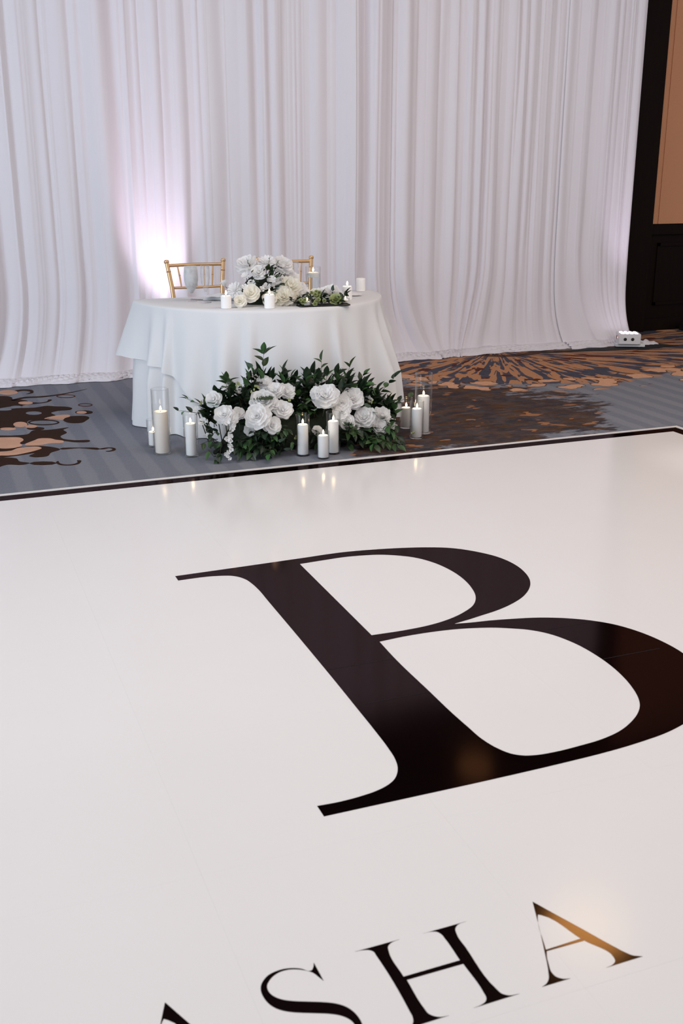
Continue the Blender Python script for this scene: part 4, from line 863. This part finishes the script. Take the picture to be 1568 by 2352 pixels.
for p_, d_, l_ in (((1.56, 5.63, .36), (-.55, -.35, .55), .15), ((1.60, 5.62, .32), (.75, -.6, .02), .17), ((1.57, 5.62, .38), (-.9, -.4, .1), .13)):
    fa.put('fern_frond', L_FERN, p_, d_, l_, 'Y', .2)
fa.sprig((2.10, 5.74, .28), (.02, 0, 1), .20, [L_RUS[0], L_RUS[1]], .075, 6, .0)
fa.sprig((2.20, 5.72, .26), (.35, -.1, 1), .20, [L_RUS[0]], .070, 6, .1); fa.sprig((2.26, 5.72, .26), (.65, -.1, .9), .16, [L_RUS[0]], .066, 5, .1)
fa.sprig((2.40, 5.72, .20), (.7, -.05, .75), .22, R_, .075, 6, .1); fa.sprig((2.45, 5.70, .16), (1, -.05, .45), .22, R_, .075, 6, .15); fa.sprig((2.48, 5.66, .12), (1, -.1, .2), .20, RD, .075, 6, .3)
for p_, d_, l_ in (((2.40, 5.55, .07), (.6, -.8, -.05), .22), ((2.30, 5.52, .07), (.35, -1, .0), .16), ((2.46, 5.60, .06), (1, -.5, 0), .18), ((2.50, 5.62, .06), (1, -.15, .1), .17), ((1.80, 5.50, .08), (.2, -1, 0), .15), ((1.72, 5.50, .06), (-.5, -1, 0), .12), ((2.13, 5.5, .10), (.3, -.6, .2), .12)):
    fa.sprig(p_, d_, l_, [L_RUS[0]], .066, 7, .25)
for p_, d_, l_ in (((2.50, 5.62, .05), (1, -.30, -.05), .20), ((2.46, 5.56, .05), (.8, -.9, -.05), .20), ((2.36, 5.53, .05), (.5, -1, -.05), .17), ((2.52, 5.66, .05), (1, -.05, -.05), .16), ((2.28, 5.52, .06), (.1, -1, -.05), .14)):
    fa.sprig(p_, d_, l_, [L_RUS[0], L_RUS[2]], .074, 8, .2)
for x, y, z in ((2.315, 5.54, .225), (2.33, 5.55, .19), (1.775, 5.41, .052), (1.74, 5.42, .10), (1.93, 5.52, .28), (1.98, 5.53, .245), (1.945, 5.52, .21), (2.13, 5.50, .095), (2.14, 5.49, .06), (2.655, 5.545, .045), (2.10, 5.5, .13)):
    fa.leaf(L_EUC, (x, y, z), (fa.r.uniform(-.5, .5), -.6, fa.r.uniform(.1, .7)), .062, fa.r.uniform(-.3, .3))
# filling sprigs: a dark upright back row, then a skirt hanging over the base
for k in range(92):
    x = 1.42 + 1.10*k/91 + fa.r.uniform(-.02, .02); h = float(np.interp(x, AX, AH))*fa.r.uniform(.80, 1.02)
    z = h*.45; fa.sprig((x, 5.70 + fa.r.uniform(-.03, .07), z), (fa.r.uniform(-.35, .35) + (x-1.98)*.25, fa.r.uniform(-.35, .05), 1), max(.06, h-z-.05), [L_RUS[1], L_RUS[3], L_RUS[1], L_RUS[0]], fa.r.uniform(.070, .096), 7, .1, 42)
for k in range(150):
    x = fa.r.uniform(1.36, 2.62); h = float(np.interp(x, AX, AH)); low = k % 5 < 3; a = fa.r.uniform(-.25, .35)*PI/2 if low else fa.r.uniform(.2, .9)*PI/2
    if k % 10 == 9: x = fa.r.uniform(1.84, 2.02)
    y = 5.60 - .05*fa.r.random() if low else 5.68; z = min(h*.5, fa.r.uniform(.04, .15)) if low else h*fa.r.uniform(.3, .62)
    ln = fa.r.uniform(.07, .12) if low else .08
    d_ = Vector((fa.r.uniform(-.6, .6) + (x-1.98)*.5, -math.cos(a), math.sin(a)*1.0))
    if z + d_.normalized().z*ln > h: ln = max(.05, (h-z)/max(.25, d_.normalized().z))
    fa.sprig((x, y, z), d_, ln, [L_RUS[1], L_RUS[3], L_RUS[1], L_RUS[0]], fa.r.uniform(.055, .080), None, .45)
CAM = Vector((0, 0, 1.54))
def face(pos, tilt=(0, 0, 0), k=.75):
    v = (CAM-Vector(pos)).normalized()*k + Vector((0, 0, .35)) + Vector(tilt); return v
for (x, y, z, rad, kind, tl) in (
    (1.424, 5.60, .330, .056, 'r', (-.5, 0, 0)), (1.731, 5.66, .385, .056, 'p', (0, 0, .6)), (1.779, 5.60, .352, .056, 'p', (-.2, 0, .3)), (1.842, 5.60, .340, .058, 'p', (.4, 0, .3)),
    (1.690, 5.56, .300, .084, 'p', (0, 0, .2)), (1.640, 5.50, .236, .084, 'p', (-.2, 0, -.1)), (1.794, 5.53, .256, .064, 'p', (.2, 0, 0)), (1.712, 5.48, .186, .062, 'r', (.3, 0, -.3)), (1.740, 5.55, .285, .055, 'r', (.4, 0, .1)),
    (1.460, 5.53, .255, .062, 'p', (-.2, 0, 0)), (1.495, 5.52, .235, .048, 'p', (.2, 0, -.2)), (1.548, 5.57, .245, .046, 'r', (.2, 0, .1)), (1.385, 5.60, .150, .036, 'b', (-.3, 0, -1.2)),
    (2.065, 5.56, .300, .088, 'p', (-.1, 0, .3)), (2.015, 5.58, .325, .046, 'p', (-.6, 0, .3)), (2.242, 5.60, .270, .078, 'p', (.1, 0, .1)), (2.165, 5.57, .250, .066, 'p', (-.1, 0, 0)), (2.155, 5.54, .210, .060, 'p', (0, 0, -.2)), (2.175, 5.52, .155, .056, 'r', (0, 0, 0)),
    (2.300, 5.55, .164, .076, 'p', (-.2, 0, .1)), (2.419, 5.58, .160, .062, 'p', (.3, 0, .1)), (2.385, 5.54, .105, .056, 'p', (.2, 0, -.2)), (2.486, 5.57, .072, .046, 'b', (.1, 0, .7)), (2.36, 5.66, .235, .046, 's', (.4, 0, .3)), (1.995, 5.52, .120, .036, 'r', (.2, 0, 0)), (1.602, 5.53, .160, .040, 'r', (0, 0, -.6)), (2.235, 5.515, .120, .036, 's', (0, 0, 0)), (1.58, 5.66, .345, .040, 's', (0, 0, .6)), (1.345, 5.68, .260, .030, 's', (-.5, 0, .2)), (1.37, 5.64, .195, .040, 's', (-.5, 0, .2))):
    me = fa.r.choice({'r': B_ROSE, 'p': B_PEONY, 'b': B_BUD, 's': B_SMALL}[kind]); fa.put({'r': 'rose', 'p': 'peony', 'b': 'rosebud', 's': 'small_blossom'}[kind], me, (x, y, z), face((x, y, z), tl), rad*.86)
    fa.stems.tube([Vector((x, y, z))-fa.o, Vector((x*.9+.198, 5.66, .04))-fa.o], .003, 5)
# hanging strand of orchid-like blossoms
st = [(1.468, 5.49, .235), (1.470, 5.475, .18), (1.468, 5.47, .12), (1.462, 5.468, .07), (1.455, 5.462, .035)]
fa.stems.tube([Vector(p_)-fa.o for p_ in st], .0018, 5)
for k in range(15):
    q = k/14*3.99; i = int(q); p_ = Vector(st[i]).lerp(Vector(st[i+1]), q-i) + Vector((fa.r.uniform(-.022, .022), -.008, fa.r.uniform(-.008, .008)))
    if p_.z < .03: p_.z = .03
    fa.put('small_blossom', fa.r.choice(B_SMALL), p_, (fa.r.uniform(-.5, .5), -1, fa.r.uniform(-.2, .6)), .024 - .008*k/14)
# buds
for x, y, z in ((1.555, 5.60, .41), (1.57, 5.60, .40), (1.36, 5.66, .30), (1.64, 5.58, .37), (1.66, 5.58, .385), (2.33, 5.58, .23), (2.345, 5.58, .245), (2.615, 5.56, .045), (1.86, 5.50, .10), (1.83, 5.53, .31)):
    for q in range(3): MB().lathe([(.0003, -.008), (.005, -.003), (.0055, .002), (.0003, .010)], 6, (x-1.98+fa.r.uniform(-.012, .012), y-5.65, z+fa.r.uniform(-.012, .012))).build('bud', M_bud, fa.root, 'all')
fa.finish()

# --- centrepiece on the table
ta = Arrangement(thing('table_centrepiece', 'domed centrepiece of white and cream flowers on the table', 'flowers', (1.90, 6.26, TZ)), 8)
P = [[(1.90-1.90 + (.13*math.cos(a)*math.cos(e)), .10*math.sin(a)*math.cos(e), .17*math.sin(e)) for a in np.linspace(0, 2*PI, 24)] for e in np.linspace(0, PI/2-.02, 10)]
MB().grid(np.array(P)).build('moss_base', M_moss, ta.root, 'all')
for (x, y, z, rad, kind, tl) in (
    (1.825, 6.27, .985, .074, 'p', (-.35, 0, .9)), (1.868, 6.17, .948, .052, 'r', (0, 0, .1)), (1.939, 6.24, .995, .062, 'd', (0, 0, .8)), (2.040, 6.26, .972, .080, 'p', (.4, 0, .8)),
    (1.728, 6.42, .850, .040, 'b', (-.5, 0, 1.0)), (1.799, 6.10, .832, .062, 'R', (-.1, 0, .1)), (1.722, 6.075, .797, .044, 'R', (-.1, 0, -.1)), (1.995, 6.08, .812, .070, 'D', (0, 0, 0)), (2.050, 6.14, .862, .078, 'P', (.2, 0, .2)),
    (1.974, 6.17, .897, .056, 'd', (.1, 0, .2)), (1.903, 6.13, .862, .040, 's', (0, 0, .2)), (1.745, 6.26, .842, .052, 'd', (-.6, 0, .2)), (1.76, 6.17, .815, .040, 's', (-.5, 0, 0)), (2.128, 6.20, .835, .060, 'p', (.4, 0, .3)), (2.01, 6.22, .93, .045, 's', (.3, 0, .3)), (2.095, 6.26, .905, .056, 'p', (.5, 0, .5)), (1.905, 6.085, .802, .052, 'R', (.1, 0, 0)), (1.945, 6.08, .790, .046, 'D', (.1, 0, -.1)), (1.82, 6.15, .885, .036, 's', (-.2, 0, .2)), (1.80, 6.2, .925, .036, 's', (-.4, 0, .2)), (1.935, 6.12, .905, .036, 's', (0, 0, .2)), (2.05, 6.08, .800, .05, 'P', (.3, 0, -.1)), (1.86, 6.10, .855, .03, 's', (0, 0, 0)), (1.77, 6.12, .87, .03, 's', (-.2, 0, .2)), (1.96, 6.11, .85, .036, 's', (0, 0, 0)), (2.16, 6.14, .80, .05, 'd', (.3, 0, .1))):
    me = ta.r.choice({'r': B_ROSE, 'p': B_PEONY, 'b': B_BUD, 's': B_SMALL, 'd': B_DAISY, 'R': B_CREAM, 'D': B_CREAMP, 'P': B_CREAMP}[kind]); nm = {'r': 'rose', 'p': 'peony', 'b': 'rosebud', 's': 'small_blossom', 'd': 'chrysanthemum', 'R': 'cream_rose', 'D': 'cream_peony', 'P': 'cream_peony'}[kind]
    ta.put(nm, me, (x, y, z), face((x, y, z), tl, .7), rad*.90)
    ta.stems.tube([Vector((x, y, z))-ta.o, Vector((x*.75+1.90*.25, 6.24, TZ+.03))-ta.o], .002, 5)
for k in range(84):
    a = ta.r.uniform(-2.6, .3); e = ta.r.uniform(.2, 1.2); n_ = Vector((math.cos(a)*math.cos(e), math.sin(a)*math.cos(e), math.sin(e)))
    p_ = Vector((1.92 + .135*n_.x, 6.24 + .15*n_.y, TZ + .215*n_.z))
    ta.leaf([L_RUS[1], L_RUS[3], L_RUS[0]], p_, n_ + Vector((ta.r.uniform(-.8, .8), -.1, ta.r.uniform(-.6, .6))), ta.r.uniform(.035, .052))
ta.leaf([L_RUS[0]], (1.855, 6.05, .815), (.35, -.6, -.5), .065, .4); ta.leaf([L_RUS[0]], (1.99, 6.20, .985), (.3, -.1, 1), .04, 0); ta.leaf([L_RUS[0]], (2.00, 6.07, .89), (.5, -.2, 1), .035, 0)
ta.leaf(L_YEL, (1.815, 6.14, .955), (.2, -.5, .6), .03, 0); ta.sprig((1.93, 6.2, .96), (.25, 0, 1), .07, [L_RUS[0]], .02, 4, 0); ta.sprig((1.83, 6.22, .98), (-.4, 0, 1), .05, [L_RUS[0]], .018, 4, 0)
ta.finish()

# --- garland to its right, over the dark strip
ga = Arrangement(thing('table_garland', 'short garland of dark leaves, green buds and a white peony on the dark strip', 'flowers', (2.215, 6.06, TZ+.004)), 9)
for k in range(26):
    x = 2.03 + .34*k/25; ga.sprig((x, 6.05 + ga.r.uniform(-.02, .05), TZ+.012), (ga.r.uniform(-.6, .6), ga.r.uniform(-1, .2), ga.r.uniform(.1, .7)), .06, [L_RUS[1], L_RUS[3]], ga.r.uniform(.034, .056), 5, .2)
for (x, y, z, rad, me, nm, tl) in ((2.300, 6.12, .812, .062, B_PEONY[1], 'peony', (-.1, 0, .9)), (2.298, 6.01, .785, .040, B_GREEN, 'green_succulent', (0, 0, .3)), (2.345, 6.10, .80, .04, B_PEONY[2], 'peony', (.5, 0, .5)), (2.235, 6.10, .82, .036, B_SMALL[0], 'small_blossom', (0, 0, .5)), (2.19, 6.09, .82, .036, B_CREAM[0], 'cream_rose', (-.2, 0, .5))):
    ga.put(nm, me, (x, y, z), face((x, y, z), tl), rad)
for x, y, z in ((2.08, 5.985, .785), (2.09, 5.98, .80), (2.065, 5.985, .80), (2.165, 5.985, .785), (2.175, 5.98, .80), (2.155, 5.98, .775), (2.17, 6.02, .825), (2.19, 6.02, .815), (2.215, 5.99, .79), (2.18, 6.03, .84), (2.15, 6.03, .835), (2.20, 6.03, .83)):
    ga.put('green_bud', B_GREEN, (x, y, z), face((x, y, z), (ga.r.uniform(-.4, .4), 0, .2)), ga.r.uniform(.012, .018))
ga.finish()
